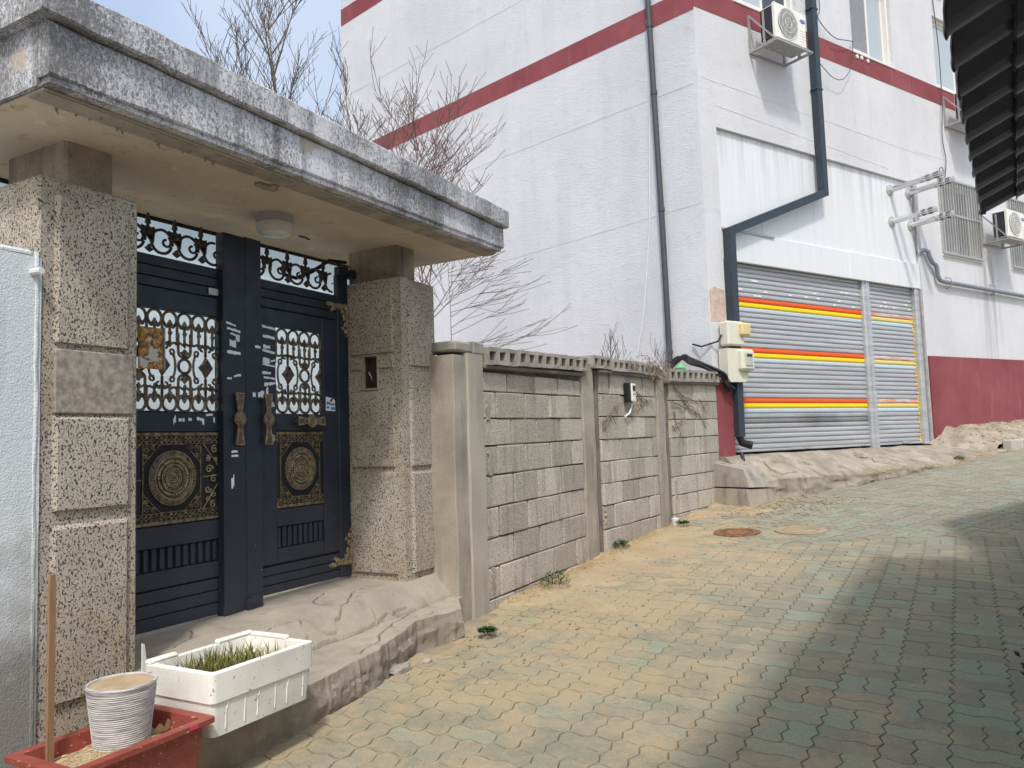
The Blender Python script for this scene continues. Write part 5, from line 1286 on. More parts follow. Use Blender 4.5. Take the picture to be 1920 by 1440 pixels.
# ------------------------------------------------------------------ step
r2 = random.Random(2)
def ground_g(s, t): p = G.p(s, t); return gnd(p.x, p.y)
def edge_t(s): return lerp_tab(s, [-1.3, -.5, .05, .35, .65, .85, 1.0, 1.25], [1.00, 1.0, .95, .87, .78, .83, .88, .70]) + .014 * nz(s, 3, 0, 3, 3) + .008 * nz(s, 8, 0, 17, 3)
CRACKS = []
_rc = random.Random(77)
for pts in ([(-.30, .50), (-.15, .47), (-.02, .50), (.06, .58), (.16, .60)], [(.16, .60), (.30, .50), (.42, .47), (.62, .33), (.72, .30), (.80, .42)], [(.42, .47), (.52, .56), (.47, .63)], [(.30, .50), (.26, .36), (.35, .26), (.55, .16)], [(-1.0, .36), (-.72, .30), (-.50, .24), (-.40, .10)], [(.62, .33), (.66, .45), (.76, .52)], [(-.60, .63), (-.20, .625), (.10, .63), (.40, .63), (.62, .60), (.80, .60)], [(.0, .90), (.18, .86), (.34, .76), (.66, .66), (.86, .63)], [(.66, .66), (.80, .74), (.98, .76)], [(-.02, .50), (-.06, .60), (-.02, .63)]):
    q = []
    for (a0, b0), (a1, b1) in zip(pts[:-1], pts[1:]):
        for k in range(4): q.append((a0 + (a1 - a0) * k / 4 + _rc.gauss(0, .008), b0 + (b1 - b0) * k / 4 + _rc.gauss(0, .008)))
    q.append(pts[-1]); CRACKS.append(q)
CBB = [(min(p[0] for p in c), max(p[0] for p in c), min(p[1] for p in c), max(p[1] for p in c)) for c in CRACKS]
def crackdepth(s, t, w, dep):
    z = 0
    for pl, bb in zip(CRACKS, CBB):
        if not (bb[0] - w < s < bb[1] + w and bb[2] - w < t < bb[3] + w): continue
        d = 9
        for (x0_, y0_), (x1_, y1_) in zip(pl[:-1], pl[1:]):
            ux, uy = x1_ - x0_, y1_ - y0_; f = max(0, min(1, ((s - x0_) * ux + (t - y0_) * uy) / (ux * ux + uy * uy)))
            d = min(d, abs(s - x0_ - ux * f) + abs(t - y0_ - uy * f))
        if d < w: z = max(z, dep * (1 - d / w))
    return z
def stepz(s, t):
    up = .702 + .026 * (s - .3); ue = .50 + .03 * nz(s, 1, 0, 1.3); cre = .622 + .008 * nz(s, 6, 0, 5)
    ledge = .548 + .022 * s
    if t < ue: z = up - .015 * max(0, t - .2)
    elif t < cre: z = up + (ledge + .012 - up) * ((t - ue) / (cre - ue))
    else: z = ledge - .01 * (t - cre)
    z += .004 * nz(s, t, 0, 3, 4) + .002 * nz(s, t, 4, 16, 2)
    return z - crackdepth(s, t, .0065, .032)
mb = MB(); ss = dense(-1.16, 1.30, .0055); us = dense(0, 1, .005); idx = []
for s_ in ss:
    e = edge_t(s_) + .007 * nz(s_, 2, 0, 9, 3); row = []
    for u in us: t_ = -.10 + u * (e + .10); row.append(mb.P(s_, t_, stepz(s_, t_)))
    idx.append((row, e))
for i in range(len(ss) - 1):
    for j in range(len(us) - 1): mb.F(idx[i][0][j], idx[i + 1][0][j], idx[i + 1][0][j + 1], idx[i][0][j + 1])
mb.cur = 1; prev = None
for i, s_ in enumerate(ss):
    e = idx[i][1]; zt_ = stepz(s_, e); zb_ = ground_g(s_, e) - .05; col_ = [idx[i][0][-1]]
    for k in range(1, 15):
        f = k / 14; z = zt_ + (zb_ - zt_) * f
        t_ = e + .012 * sin(pi * f) - .004 * f + .018 * min(1, f * 4) * nz(s_ * 1.0, z * 3.2, 3, 3.6, 4) + .005 * min(1, f * 4) * nz(s_, z * 1.5, 8, 22, 2)
        col_.append(mb.P(s_, t_, z))
    if prev:
        for k in range(14): mb.F(prev[k], col_[k], col_[k + 1], prev[k + 1])
    prev = col_
# right end
endc = [(idx[-1][0][j], j) for j in range(0, len(us), 6)]
base_ = [mb.P(1.32 + .02 * nz(j, 1, 0, .7), -.10 + us[j] * (idx[-1][1] + .10), .34) for _, j in endc]
for k in range(len(endc) - 1): mb.F(endc[k][0], endc[k + 1][0], base_[k + 1], base_[k])
mb.solo('concrete_step', 'cracked two level concrete step before the navy gate', 'step', [STEP, STEPR], G, (0, .5, .36), smooth=22)

# ------------------------------------------------------------------ white wall at the left
lw = MB(); n = 44; rings = []
for z in dense(.1, 2.40, .06):
    row = []
    for s in dense(-4.6, -1.40, .16): row.append(lw.P(s, .478 + .006 * nz(s, z, 0, 1.5) - .02 * max(0, (z - 2.3)), z + (0.06 * (-1.42 - s) * .3 if z > 2.3 else 0)))
    rings.append(row)
for i in range(len(rings) - 1):
    for k in range(len(rings[0]) - 1): lw.F(rings[i][k], rings[i][k + 1], rings[i + 1][k + 1], rings[i + 1][k])
lw.box(-4.6, -1.418, .24, .462, .1, 2.405)
wl = thing('plastered_wall', 'pale blue grey plastered wall adjoining the left pillar', 'wall', G, (-2.5, .4, .3))
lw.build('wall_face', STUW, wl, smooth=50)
lw = MB(); lw.box(-4.6, -1.43, .20, .474, 2.395, 2.425, .010); lw.build('wall_cap', STUW, wl)
lw = MB(); prof = []
for z in dense(.25, 2.42, .05): prof.append((-1.418 + .004 * nz(z, 2, 0, 3), .472 + .003 * nz(z, 8, 0, 4), z))
lw.tube(prof, .010, 6); lw.build('plaster_seam', STUW, wl, smooth=60)
MB().tube([(-1.435, .47, 2.335), (-1.43, .53, 2.335)], .014, 8).build('bolt', UPVC, wl)

# ------------------------------------------------------------------ planters
sty = thing('styrofoam_box', 'white styrofoam box planted with yellow green grass on the step', 'planter', G, (-.905, .985, .55))
x0, x1, y0, y1, zb, zt = -1.175, -.640, .795, 1.185, .552, .785
def tub(m_, x0, x1, y0, y1, zb, zt, th, tap, floor, r=.02, rim=0.0):
    """open tapered box with rounded corners"""
    def ringp(a0, a1, b0, b1, z, rr):
        out = []
        for (cx, cy, st_) in ((a1 - rr, b1 - rr, 0), (a0 + rr, b1 - rr, 1), (a0 + rr, b0 + rr, 2), (a1 - rr, b0 + rr, 3)):
            for k in range(4):
                an = (st_ + k / 3) * pi / 2; out.append(m_.P(cx + rr * cos(an), cy + rr * sin(an), z))
        return out
    R = [ringp(x0 + tap, x1 - tap, y0 + tap, y1 - tap, zb, r)]
    if rim: R += [ringp(x0, x1, y0, y1, zt - .02, r), ringp(x0 - rim, x1 + rim, y0 - rim, y1 + rim, zt - .018, r), ringp(x0 - rim, x1 + rim, y0 - rim, y1 + rim, zt, r)]
    else: R += [ringp(x0 + tap * .45, x1 - tap * .45, y0 + tap * .45, y1 - tap * .45, zb + (zt - zb) * .55 - .006, r), ringp(x0 + tap * .45 - .007, x1 - tap * .45 + .007, y0 + tap * .45 - .007, y1 - tap * .45 + .007, zb + (zt - zb) * .55, r), ringp(x0, x1, y0, y1, zt, r)]
    R += [ringp(x0 + th, x1 - th, y0 + th, y1 - th, zt, r * .7), ringp(x0 + th + tap, x1 - th - tap, y0 + th + tap, y1 - th - tap, floor, r * .7)]
    n = 16
    for a, b in zip(R[:-1], R[1:]):
        for k in range(n): m_.F(a[k], a[(k + 1) % n], b[(k + 1) % n], b[k])
    m_.F(*R[0][::-1]); m_.F(*R[-1])
m_ = MB(); tub(m_, x0, x1, y0, y1, zb, zt, .035, .02, .66, .024); m_.build('box', EPS, sty, smooth=35)
for (a, b) in ((x0 + .003, x0 + .14), (x1 - .20, x1 - .003)): MB().box(a, b, y0 + .002, y0 + .034, zt - .002, zt + .018, .008).build('rim_lip', EPS, sty)
MB().box(x1 - .034, x1 - .002, y0 + .036, y1 - .14, zt - .002, zt + .016, .006).build('rim_lip', EPS, sty)
m_ = MB()
for k in range(3):
    a = x0 + .075 + k * .155; zz0, zz1 = zb + .02, zb + .122
    pts = [(a, zz0), (a, zz1 - .03), (a + .01, zz1 - .008), (a + .032, zz1), (a + .09, zz1), (a + .09, zz0)]
    m_.tube([(p[0], y1 - .0170 + (p[1] - zz0) * .06, p[1]) for p in pts], .0036, 5)
m_.build('moulded_ribs', EPS, sty)
m_ = MB(); m_.sheet(dense(x0 + .04, x1 - .04, .03), dense(y0 + .04, y1 - .04, .03), lambda s, t: .70 + .012 * nz(s, t, 0, 9)); m_.build('soil', SOIL, sty, smooth=60)
def blades(n, sx, ty, z0, h, mat_name, lean, rr, clump=None):
    m_ = MB()
    for k in range(n):
        s = rr.uniform(*sx); t = rr.uniform(*ty)
        if clump and clump(s, t) < rr.random(): continue
        hh = h * rr.uniform(.45, 1.15); a = rr.uniform(0, 2 * pi); l = lean * rr.uniform(.2, 1); w_ = rr.uniform(.0018, .0036)
        zz = z0; dx, dy = cos(a), sin(a); px, py = -dy * w_, dx * w_
        i = [m_.P(s - px, t - py, zz), m_.P(s + px, t + py, zz), m_.P(s + px * .8 + dx * l * .3 * hh, t + py * .8 + dy * l * .3 * hh, zz + hh * .6), m_.P(s - px * .8 + dx * l * .3 * hh, t - py * .8 + dy * l * .3 * hh, zz + hh * .6), m_.P(s + dx * l * hh, t + dy * l * hh, zz + hh)]
        m_.F(i[0], i[1], i[2], i[3]); m_.F(i[3], i[2], i[4])
    return m_
r3 = random.Random(31)
blades(1300, (x0 + .06, x1 - .10), (y0 + .07, y1 - .05), .70, .105, 0, .7, r3, lambda s, t: 1.0 if nz(s, t, 0, 6) > -.12 else .12).build('grass', GRASS, sty, kind='stuff', normals=False)
blades(260, (x0 + .08, x1 - .06), (y0 + .08, y1 - .05), .70, .08, 0, 1.1, r3).build('dead_grass', STRAW, sty, kind='stuff', normals=False)

red = thing('planter_box', 'dusty red brown plastic planter box with dry soil before the left pillar', 'planter', G, (-1.455, 1.04, .34))
rx0, rx1, ry0, ry1, rz0, rz1 = -1.705, -1.21, .895, 1.195, .36, .650
m_ = MB(); tub(m_, rx0, rx1, ry0, ry1, rz0, rz1, .014, .030, .50, .018, .026); m_.build('tub', REDP, red, smooth=35)
m_ = MB(); m_.sheet(dense(rx0 + .022, rx1 - .022, .012), dense(ry0 + .022, ry1 - .022, .012), lambda s, t: .603 + .014 * nz(s, t, 0, 10, 4) - .03 * max(0, (s + 1.30) / .1) + .02 * max(0, (t - 1.1) / .1)); m_.build('soil', SOIL, red, smooth=60)
m_ = MB(); r4 = random.Random(9)
for k in range(420):
    s = r4.uniform(rx0 + .03, rx1 - .03); t = r4.uniform(ry0 + .03, ry1 - .03); a = r4.uniform(0, pi); l = r4.uniform(.006, .02); z = .606 + .014 * nz(s, t, 0, 10, 4) - .03 * max(0, (s + 1.30) / .1) + .02 * max(0, (t - 1.1) / .1)
    m_.tube([(s, t, z), (s + l * cos(a), t + l * sin(a), z + r4.uniform(0, .006))], .0013, 3)
m_.build('straw', STRAW, red, kind='stuff')
m_ = MB(); m_.prism([(-1.30, .60), (-1.27, .625), (-1.25, .605), (-1.235, .63), (-1.215, .60), (-1.25, .592)], 1.02, 1.028); m_.build('dry_leaf', STRAW, red)
m_ = MB(); m_.box(-1.30, -1.265, 1.219, 1.2225, .636, .649); m_.box(-1.38, -1.31, 1.19, 1.1925, .40, .43); m_.build('paint_splash', simple('pink_paint', (.6, .05, .12), .5), red)
pot = thing('plant_pot', 'ribbed pale grey plant pot standing in the red brown planter', 'plant pot', G, (-1.405, 1.0, .60))
m_ = MB(); m_.lathe([(.082, 0), (.088, .01), (.112, .205), (.116, .212), (.114, .218), (.106, .218), (.104, .212), (.100, .17)], (-1.405, 1.0, .592), 'z', 36); m_.build('pot', POTM, pot, smooth=40)
m_ = MB()
for k in range(26): z = .012 + k * .0072; m_.lathe([(.0882 + .024 * z / .205 + 0, z - .0016), (.0896 + .024 * z / .205, z), (.0882 + .024 * z / .205, z + .0016)], (-1.405, 1.0, .592), 'z', 36)
m_.build('ribs', POTM, pot, smooth=60, kind='stuff')
m_ = MB(); m_.lathe([(.1045, .213), (.1025, .203), (.1005, .187), (.085, .193), (.05, .199), (.0, .194)], (-1.405, 1.0, .592), 'z', 24)
for i, (x, y, z) in enumerate(m_.v): m_.v[i] = (x, y, z + (.012 * nz(x, y, 0, 30) if i >= 72 else 0))
m_.build('soil', SOIL, pot, smooth=60)
m_ = MB(); m_.prism([(-1.640, .55), (-1.618, .55), (-1.616, 1.19), (-1.620, 1.215), (-1.634, 1.212), (-1.637, 1.18)], .945, .958)
m_.solo('wooden_stake', 'thin brown wooden stake upright in the red brown planter', 'stake', WOOD, G, (-1.63, .95, .55))
m_ = MB(); m_.prism([(-.968, .67), (-.942, .67), (-.958, .785), (-.968, .79)], .50, .508)
m_.solo('plastic_strip', 'pale blue white plastic strip leaning on the left pillar behind the box', 'plastic strip', UPVC, G, (-.95, .5, .67))

# ------------------------------------------------------------------ house on the right with black metal tiles
nb = thing('tiled_wall_roof', 'narrow roof of black metal tiles overhanging the lane at the right', 'roof', EV, (0, .6, .3))
TP = .30
rf = MB(); rf.box(-4.0, 2.90, .10, 1.15, 0, .02)
sl = .32
for i, (x, y, z) in enumerate(rf.v): rf.v[i] = (x, y, 3.07 + z + sl * (-y))
roof = rf.build('roof', TILE, nb)
tm = MB(); npf = 10; K = []
for j, (dn, dz) in enumerate(((0, 0), (.012, .012), (.20, .012 + .0), (.225, .006))):
    row = []
    for k in range(npf + 1):
        u = k / npf; hgt = .075 * abs(sin(pi * u)) ** 1.3 + (.008 if k in (3, 7) else 0)
        row.append(tm.P(u * (TP - .008), dn + .045 * sin(pi * u) * (-1 if j < 2 else 0), -hgt - .0 + dz + (.0 if j else -.0) - .028 * (1 - dn / .22)))
    K.append(row)
top = [[tm.P(tm.v[q][0], -tm.v[q][1], tm.v[q][2] + .012) for q in row] for row in K]
for A in (K, top):
    for a, b in zip(A[:-1], A[1:]):
        for k in range(npf): tm.F(a[k], a[k + 1], b[k + 1], b[k])
for k in range(npf): tm.F(K[0][k], K[0][k + 1], top[0][k + 1], top[0][k]); tm.F(K[-1][k], K[-1][k + 1], top[-1][k + 1], top[-1][k])
TMESH = tm.mesh('roof_tile', TILE, (0, 0, 0), 30)
rr = random.Random(6)
for c in range(-10, 10):
    for r_ in range(4):
        n0 = r_ * .20 - .02
        put('roof_tile', TMESH, roof, (c * TP + .02 - 0 + rr.uniform(-.006, .006) - nb['_b'][0], -(n0) + nb['_b'][1], 3.055 + sl * n0 - nb['_b'][2] + rr.uniform(-.004, .004)), (atan2(-sl, 1) * 1, rr.uniform(-.015, .015), rr.uniform(-.02, .02)))
m_ = MB(); m_.box(2.90, 2.96, .0, 1.15, -.03, .05, .01)
for i, (x, y, z) in enumerate(m_.v): m_.v[i] = (x, y, 3.06 + z + sl * (-y))
m_.build('verge', TILE, nb)
m_ = MB(); m_.tube([(2.82, .03, 3.05), (2.85, -.01, 2.99), (2.87, -.02, 2.95)], [.026, .020, .024], 6); m_.build('gutter_bracket', TILE, nb)
MB().box(-4.2, 2.45, .72, .95, .1, 3.25).build('wall', NWALL, nb)
yw = MB(True); yw.plan([(3.56, 4.05), (4.42, 6.50), (9.0, 9.05), (9.1, 8.8), (4.58, 6.3), (3.78, 4.0)], .4, 2.85); yw.solo('shadow_wall', 'unseen wall added past the black tiled roof to shade the lane', 'wall', NWALL, W, (4.7, 6.7, .6))  # added out of view so that its shadow falls across the far lane

sh_ = thing('dark_shrub', 'dark leafy shrub in shade at the right edge of the lane', 'shrub', W, (2.46, 3.62, .38))
m_ = MB(True); r5 = random.Random(14)
for k in range(420):
    a = r5.uniform(0, 2 * pi); rad = r5.uniform(0, .16); z = r5.uniform(.02, .40); c = Vector((2.46 + rad * cos(a), 3.62 + rad * sin(a), .36 + z)); d = Vector((r5.uniform(-1, 1), r5.uniform(-1, 1), r5.uniform(-.2, 1))).normalized(); e = d.orthogonal().normalized(); L = r5.uniform(.02, .045)
    i = [m_.P(*c), m_.P(*(c + d * L * .5 + e * L * .25)), m_.P(*(c + d * L)), m_.P(*(c + d * L * .5 - e * L * .25))]; m_.F(*i)
m_.build('foliage', DARKPL, sh_, kind='stuff', normals=False)
m_ = MB(True)
for k in range(5): m_.tube([(2.46, 3.62, .34), (2.46 + .05 * cos(k * 1.3), 3.62 + .05 * sin(k * 1.3), .5), (2.46 + .10 * cos(k * 1.3), 3.62 + .10 * sin(k * 1.3), .7)], .005, 4)
m_.build('stem', BARK, sh_)

# ------------------------------------------------------------------ yard behind the gate
yh = thing('yard_house', 'pale cyan house wall seen through the gate openings', 'house', G, (0, -2.0, .4))
MB().box(-4.0, 3.3, -2.3, -1.9, .3, 3.75).build('wall', YARDW, yh); MB().box(-4.05, 3.32, -2.4, -1.72, 3.75, 3.9, .01).build('roof_slab', STUW, yh)
MB().box(-4.0, 3.3, -1.9, -1.885, .3, .9).build('plinth', POST, yh)

# ------------------------------------------------------------------ bare trees and twigs
def bare(name, label, root, H, seed, mat, lean=(0, 0), spread=.5, levels=4, r0=.035, first=.15, kids=(6, 5, 4), group=None, up=.35, trunk=True, kl=1.2, bias=0):
    o = thing(name, label, 'tree' if trunk else 'shrub', W, root, group); r = random.Random(seed)
    tr, cr = MB(True), MB(True)
    def grow(p, d, L, rad, lev, mb_):
        n = 6 if lev == 0 else 4; pts = [p]; q = p.copy(); dd = d.copy()
        for i in range(n):
            w_ = .055 if lev else .03; dd = (dd + Vector((r.gauss(0, w_), r.gauss(0, w_), r.gauss(0, .06) + (.05 if lev else .02)))).normalized(); q = q + dd * (L / n); pts.append(q.copy())
        rs = [max(.0026, rad * (1 - .80 * i / n)) for i in range(n + 1)]
        mb_.tube([a[:] for a in pts], rs, 5 if lev == 0 else (4 if lev == 1 else 3), cap=lev == 0)
        if lev >= levels - 1: return
        for k in range(kids[min(lev, len(kids) - 1)]):
            f = first + (1 - first) * (k + r.random()) / kids[min(lev, len(kids) - 1)] if lev == 0 else r.uniform(.15, 1.0)
            f = min(f, .97); i = int(f * n); b = pts[i].lerp(pts[min(n, i + 1)], f * n - i)
            a = r.uniform(0, 2 * pi); side_ = Vector((cos(a) + bias, sin(a), r.uniform(-.1, .5))); nd = (d * (1 - spread) + side_ * spread + Vector((0, 0, up))).normalized()
            grow(b, nd, (kl * r.uniform(.5, 1) * (1.15 - .75 * f)) if lev == 0 else L * r.uniform(.3, .62), max(.0034, rad * .42), lev + 1, cr)
    grow(Vector(root), Vector((lean[0], lean[1], 1)).normalized(), H, r0, 0, tr)
    tr.build('trunk' if trunk else 'stem', mat, o, smooth=60, normals=False); cr.build('crown' if trunk else 'twigs', mat, o, normals=False, kind='stuff')
    return o
bare('bare_tree', 'tall bare tree with a straight dark trunk against the sky', (-2.06, 8.2, .6), 5.75, 5, BARK, (.01, 0), .5, 4, .026, .62, (17, 8, 3), up=.30, kl=2.1)
bare('bare_tree', 'slim bare tree with upswept twigs showing above the middle of the canopy', (-3.12, 8.0, .6), 5.45, 8, BARK, (0, 0), .45, 3, .016, .78, (7, 5, 2), up=.45, kl=1.5)
bare('bare_tree', 'thin bare sapling tip left of the other trees in the sky', (-3.40, 8.0, .6), 5.5, 12, BARK, (0, 0), .4, 3, .016, .86, (4, 2, 2), up=.6, kl=.7)
bare('bare_tree', 'small bare tree with fine twigs just left of the tall tree', (-2.80, 8.0, .6), 5.0, 15, BARK, (0, 0), .5, 4, .016, .72, (12, 7, 3), up=.38, kl=1.7)
bare('bare_tree', 'bare tree standing against the left edge of the white building', (-1.74, 8.1, .6), 4.6, 21, BARK, (.01, 0), .5, 4, .018, .62, (13, 8, 3), up=.3, kl=1.8)
bare('bare_tree', 'dense reddish bare tree crossing the maroon band', (-1.22, 8.0, .6), 4.35, 31, BARKR, (.01, 0), .62, 4, .018, .60, (16, 8, 3), up=.34, kl=2.2)
bare('bare_tree', 'reddish bare tree with low spreading twigs beside the canopy end', (-.82, 8.0, .6), 3.75, 37, BARKR, (.02, 0), .68, 4, .018, .58, (16, 8, 3), up=.24, kl=2.3)
bare('bare_tree', 'pale bare tree with long fine twigs right below the canopy end', (-.62, 8.3, .6), 3.0, 44, BARKP, (.02, 0), .85, 3, .010, .55, (16, 5, 2), up=.05, kl=2.2, bias=1.6)
bare('bare_shrub', 'leafless shrub behind the second coping of the block wall', (1.15, 9.0, .7), 1.9, 52, BARKP, (.02, 0), .5, 3, .014, .75, (12, 4, 3), up=.45, trunk=False, kl=.9)
bare('bare_shrub', 'leafless shrub behind the wall beside the round side pipe', (1.75, 9.7, .7), 1.9, 57, BARKP, (.05, 0), .5, 3, .014, .75, (10, 4, 3), up=.45, trunk=False, kl=.9)

# creeper on the wall
cr = thing('dry_creeper', 'dry brown creeper tangled over the second post of the wall top', 'creeper', B2, (1.8, 0, 2.3))
m_ = MB(); r6 = random.Random(17)
for k in range(70):
    s = r6.gauss(1.66, .13); t = r6.uniform(-.08, .09); z = r6.gauss(2.40, .05); pts = [(s, t, z)]
    for i in range(5): s += r6.gauss(0, .05); t = min(.10, max(-.1, t + r6.gauss(0, .03))); z += r6.gauss(-.012, .035); pts.append((s, t, z))
    m_.tube(pts, .0032, 3)
for k in range(46):
    s = r6.uniform(.9, 3.25); z = 2.44 + r6.gauss(0, .012); pts = [(s, .05, z)]
    if s > 1.9: t_off = -.115 * (s - 1.9)
    else: t_off = 0
    pts = [(s, .055 + t_off, z)]
    for i in range(5): s += r6.gauss(.0, .03); z -= r6.uniform(.01, .05); pts.append((s, .072 + t_off + r6.gauss(0, .008), z))
    m_.tube(pts, .0026, 3)
m_.build('tendrils', VINE, cr, kind='stuff', normals=False)
for (s0, z0, s1, z1, sd) in ((1.00, 2.15, 1.35, 1.95, 1), (1.1, 2.1, 1.6, 1.98, 2), (.27, 1.78, .75, 1.98, 3), (.28, 1.70, .55, 1.88, 4), (.95, 1.95, 1.5, 2.02, 5)):
    m_ = MB(); r7 = random.Random(sd); n = 9; pts = [(s0 + (s1 - s0) * i / n, .016 + r7.uniform(0, .01), z0 + (z1 - z0) * i / n + r7.gauss(0, .014)) for i in range(n + 1)]
    m_.tube(pts, [.007 - .0005 * i for i in range(n + 1)], 5)
    for q in (3, 5, 7): m_.tube([pts[q], (pts[q][0] + r7.uniform(-.05, .1), .02, pts[q][2] + r7.uniform(-.1, .06))], .003, 3)
    m_.build('stem', VINE, cr, normals=False)
cr2 = thing('dry_creeper', 'dry creeper stems hanging on the last bay of the block wall', 'creeper', B3, (.8, 0, 2.0))
for (s0, z0, s1, z1, sd) in ((.30, 2.22, 1.05, 1.80, 1), (.2, 2.02, .95, 1.86, 2), (.2, 1.70, .62, 1.86, 3), (.5, 2.1, 1.3, 2.0, 4), (.6, 1.98, 1.25, 1.78, 5), (.25, 1.9, .5, 1.5, 6)):
    m_ = MB(); r7 = random.Random(sd + 20); n = 9; pts = [(s0 + (s1 - s0) * i / n, .016 + r7.uniform(0, .01), z0 + (z1 - z0) * i / n + r7.gauss(0, .02)) for i in range(n + 1)]
    m_.tube(pts, [.008 - .0006 * i for i in range(n + 1)], 5)
    for q in (3, 5, 7): m_.tube([pts[q], (pts[q][0] + r7.uniform(-.05, .14), .02, pts[q][2] + r7.uniform(-.1, .08))], .0035, 3)
    m_.build('stem', VINE, cr2, normals=False)
MB(True).lathe([(.062, 0), (.062, .045), (.066, .05), (.03, .085), (.018, .11)], (2.18, 9.93, 2.44), 'z', 14).solo('green_cap', 'bright green plastic cap behind the wall below the cables', 'cap', GREEN, W, (2.18, 9.93, 2.45), smooth=50)
MB(True).tube([(2.18, 9.93, .7), (2.18, 9.93, 2.47)], .03, 8).solo('cap_post', 'thin post under the bright green cap behind the wall', 'post', PIPEG, W, (2.18, 9.93, .7))

# ------------------------------------------------------------------ small things on the lane
def manhole(x, y, r, label, mat, ringmat):
    z = gnd(x, y); nx = .033; o = thing('manhole_cover', label, 'manhole cover', W, (x, y, z))
    tilt = Matrix.Rotation(.055, 4, Vector((.866, -.5, 0)))
    def tl(m_):
        for i, v in enumerate(m_.v): q = tilt @ (Vector(v) - Vector((x, y, z))); m_.v[i] = (q + Vector((x, y, z)))[:]
    m_ = MB(True); m_.lathe([(r, -.02), (r, .016), (r * .90, .016), (r * .89, .012)], (x, y, z), 'z', 36); tl(m_); m_.build('frame_ring', ringmat, o)
    m_ = MB(True); m_.lathe([(r * .88, -.01), (r * .87, .015), (r * .80, .015), (r * .79, .011), (r * .55, .011), (r * .54, .016), (r * .49, .016), (r * .48, .011), (r * .2, .011), (r * .19, .016), (.0, .016)], (x, y, z), 'z', 36)
    for k in range(24): a = 2 * pi * k / 24; m_.box(x + r * .67 * cos(a) - .012, x + r * .67 * cos(a) + .012, y + r * .67 * sin(a) - .012, y + r * .67 * sin(a) + .012, z + .011, z + .017)
    tl(m_); m_.build('lid', mat, o, smooth=30)
manhole(2.315, 8.24, .24, 'rusty round manhole cover near the end of the block wall', MANH, MANH)
manhole(2.95, 8.14, .26, 'sand covered round manhole cover right of the rusty one', SAND, JOINT)
def weed(x, y, r, h, seed, label, mat=None):
    rr_ = random.Random(seed); z = gnd(x, y) + .035; m_ = MB(True)
    for k in range(320):
        a = rr_.uniform(0, 2 * pi); rad = r * sqrt(rr_.random()); c = Vector((x + rad * cos(a), y + rad * sin(a), z + h * rr_.random() * (1 - rad / r * .6))); d = Vector((cos(a) * .8, sin(a) * .8, rr_.uniform(.1, 1))).normalized(); e = Vector((-sin(a), cos(a), rr_.uniform(-.5, .5))).normalized(); L = rr_.uniform(.012, .032)
        i = [m_.P(*c), m_.P(*(c + d * L * .5 + e * L * .22)), m_.P(*(c + d * L)), m_.P(*(c + d * L * .5 - e * L * .22))]; m_.F(*i)
    m_.solo('weed', label, 'weed', mat or WEED, W, (x, y, z), normals=False)
weed(.290, 6.22, .115, .13, 1, 'biggest dark green weed tuft at the foot of the first wall bay')
weed(1.02, 7.68, .075, .09, 2, 'small dark green weed at the foot of the second wall post')
weed(-.205, 4.93, .05, .03, 3, 'flat dark green weed on the paving near the end of the step')
weed(1.87, 8.82, .07, .05, 4, 'low dark green weed beside the white litter')
weed(4.15 + 2.68, 11.95, .07, .09, 5, 'yellow green weed at the far end of the apron', GRASS)
m_ = MB(True); m_.lathe([(.030, 0), (.045, .10), (.043, .102), (.028, .01)], (1.80, 8.86, gnd(1.8, 8.86)), 'z', 12); m_.solo('paper_cup', 'crushed white paper cup at the foot of the last wall bay', 'litter', WHITE, W, (1.8, 8.86, .6))
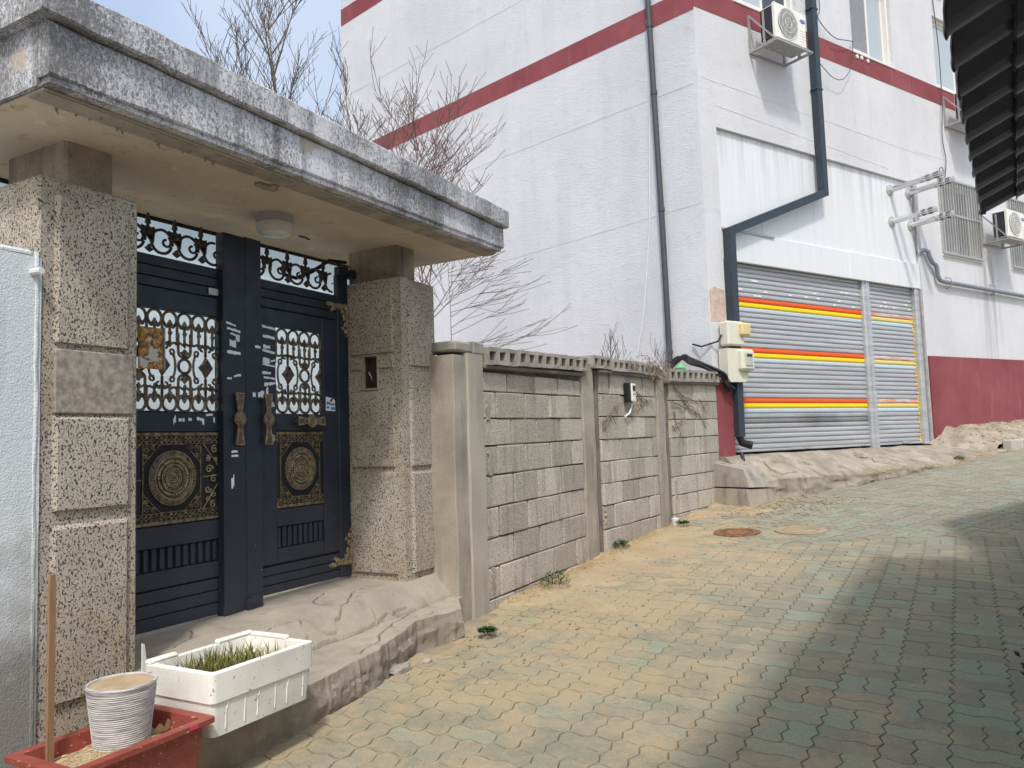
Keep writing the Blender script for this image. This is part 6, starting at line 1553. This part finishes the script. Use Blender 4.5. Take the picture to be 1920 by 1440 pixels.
# dry grass and crumbs
m_ = MB(True); r8 = random.Random(41)
for k in range(3800):
    zone = r8.random()
    if zone < .40: l = r8.uniform(5.0, 10.2); q = -3.04 + abs(r8.gauss(0, .10)); x = q * .866 + l * .5; y = -q * .5 + l * .866
    elif zone < .50: p = BR.p(r8.uniform(-.3, 1.2), r8.uniform(.35, .95)); x, y = p.x - .3, p.y - .2
    elif zone < .66: p = BR.p(r8.uniform(1.8, 5.8), r8.uniform(.8, 1.1)); x, y = p.x, p.y
    elif zone < .84:
        s = r8.uniform(5.3, 10.5); t = r8.uniform(0, .85); p = BR.p(s, t); x, y = p.x, p.y
    else: l = r8.uniform(3.4, 9.0); q = -2.9 + abs(r8.gauss(0, .7)); x = q * .866 + l * .5; y = -q * .5 + l * .866
    if zone >= .84 and not on_road(x, y): continue
    z = gnd(x, y) + .012
    if .66 <= zone < .84: z = bankz(s, t) + .006
    if .50 <= zone < .66: ss_, tt_ = BR.inv(x, y); z = max(z, aprz(ss_, tt_) + .004)
    a = r8.uniform(0, 2 * pi); L = r8.uniform(.02, .09) * (.5 if zone >= .84 else 1); h = r8.uniform(.0, .025) * (0.2 if zone >= .84 else 1)
    m_.tube([(x, y, z), (x + L * .5 * cos(a), y + L * .5 * sin(a), z + h), (x + L * cos(a + .3), y + L * sin(a + .3), z + h * .3)], .0016, 3)
m_.solo('dead_grass', 'dry straw and grass scattered along the wall foot and apron', None, STRAW, W, kind='stuff', normals=False)
m_ = MB(True); r8 = random.Random(43)
for k in range(700):
    zone = r8.random()
    if zone < .45: p = BR.p(r8.uniform(-.9, 1.0), r8.uniform(.55, 1.6)); x, y = p.x, p.y; z = gnd(x, y) + .006
    elif zone < .75:
        s = r8.uniform(5.3, 9); t = r8.uniform(.0, .8); p = BR.p(s, t); x, y = p.x, p.y; z = bankz(s, t)
    else: l = r8.uniform(3.3, 9.5); q = -2.85 + abs(r8.gauss(0, .5)); x = q * .866 + l * .5; y = -q * .5 + l * .866; z = gnd(x, y) + .008
    if zone < .45 or zone > .75:
        if not on_road(x, y): continue
    m_.blob((x, y, z), r8.uniform(.006, .03 if zone < .75 else .013) , k, (1, 1, .6), 5, 3)
m_.solo('rubble', 'small stones and rubble at the apron corner and soil bank', None, RUBB, W, kind='stuff')

for o in bpy.data.objects:
    if '_b' in o: del o['_b']
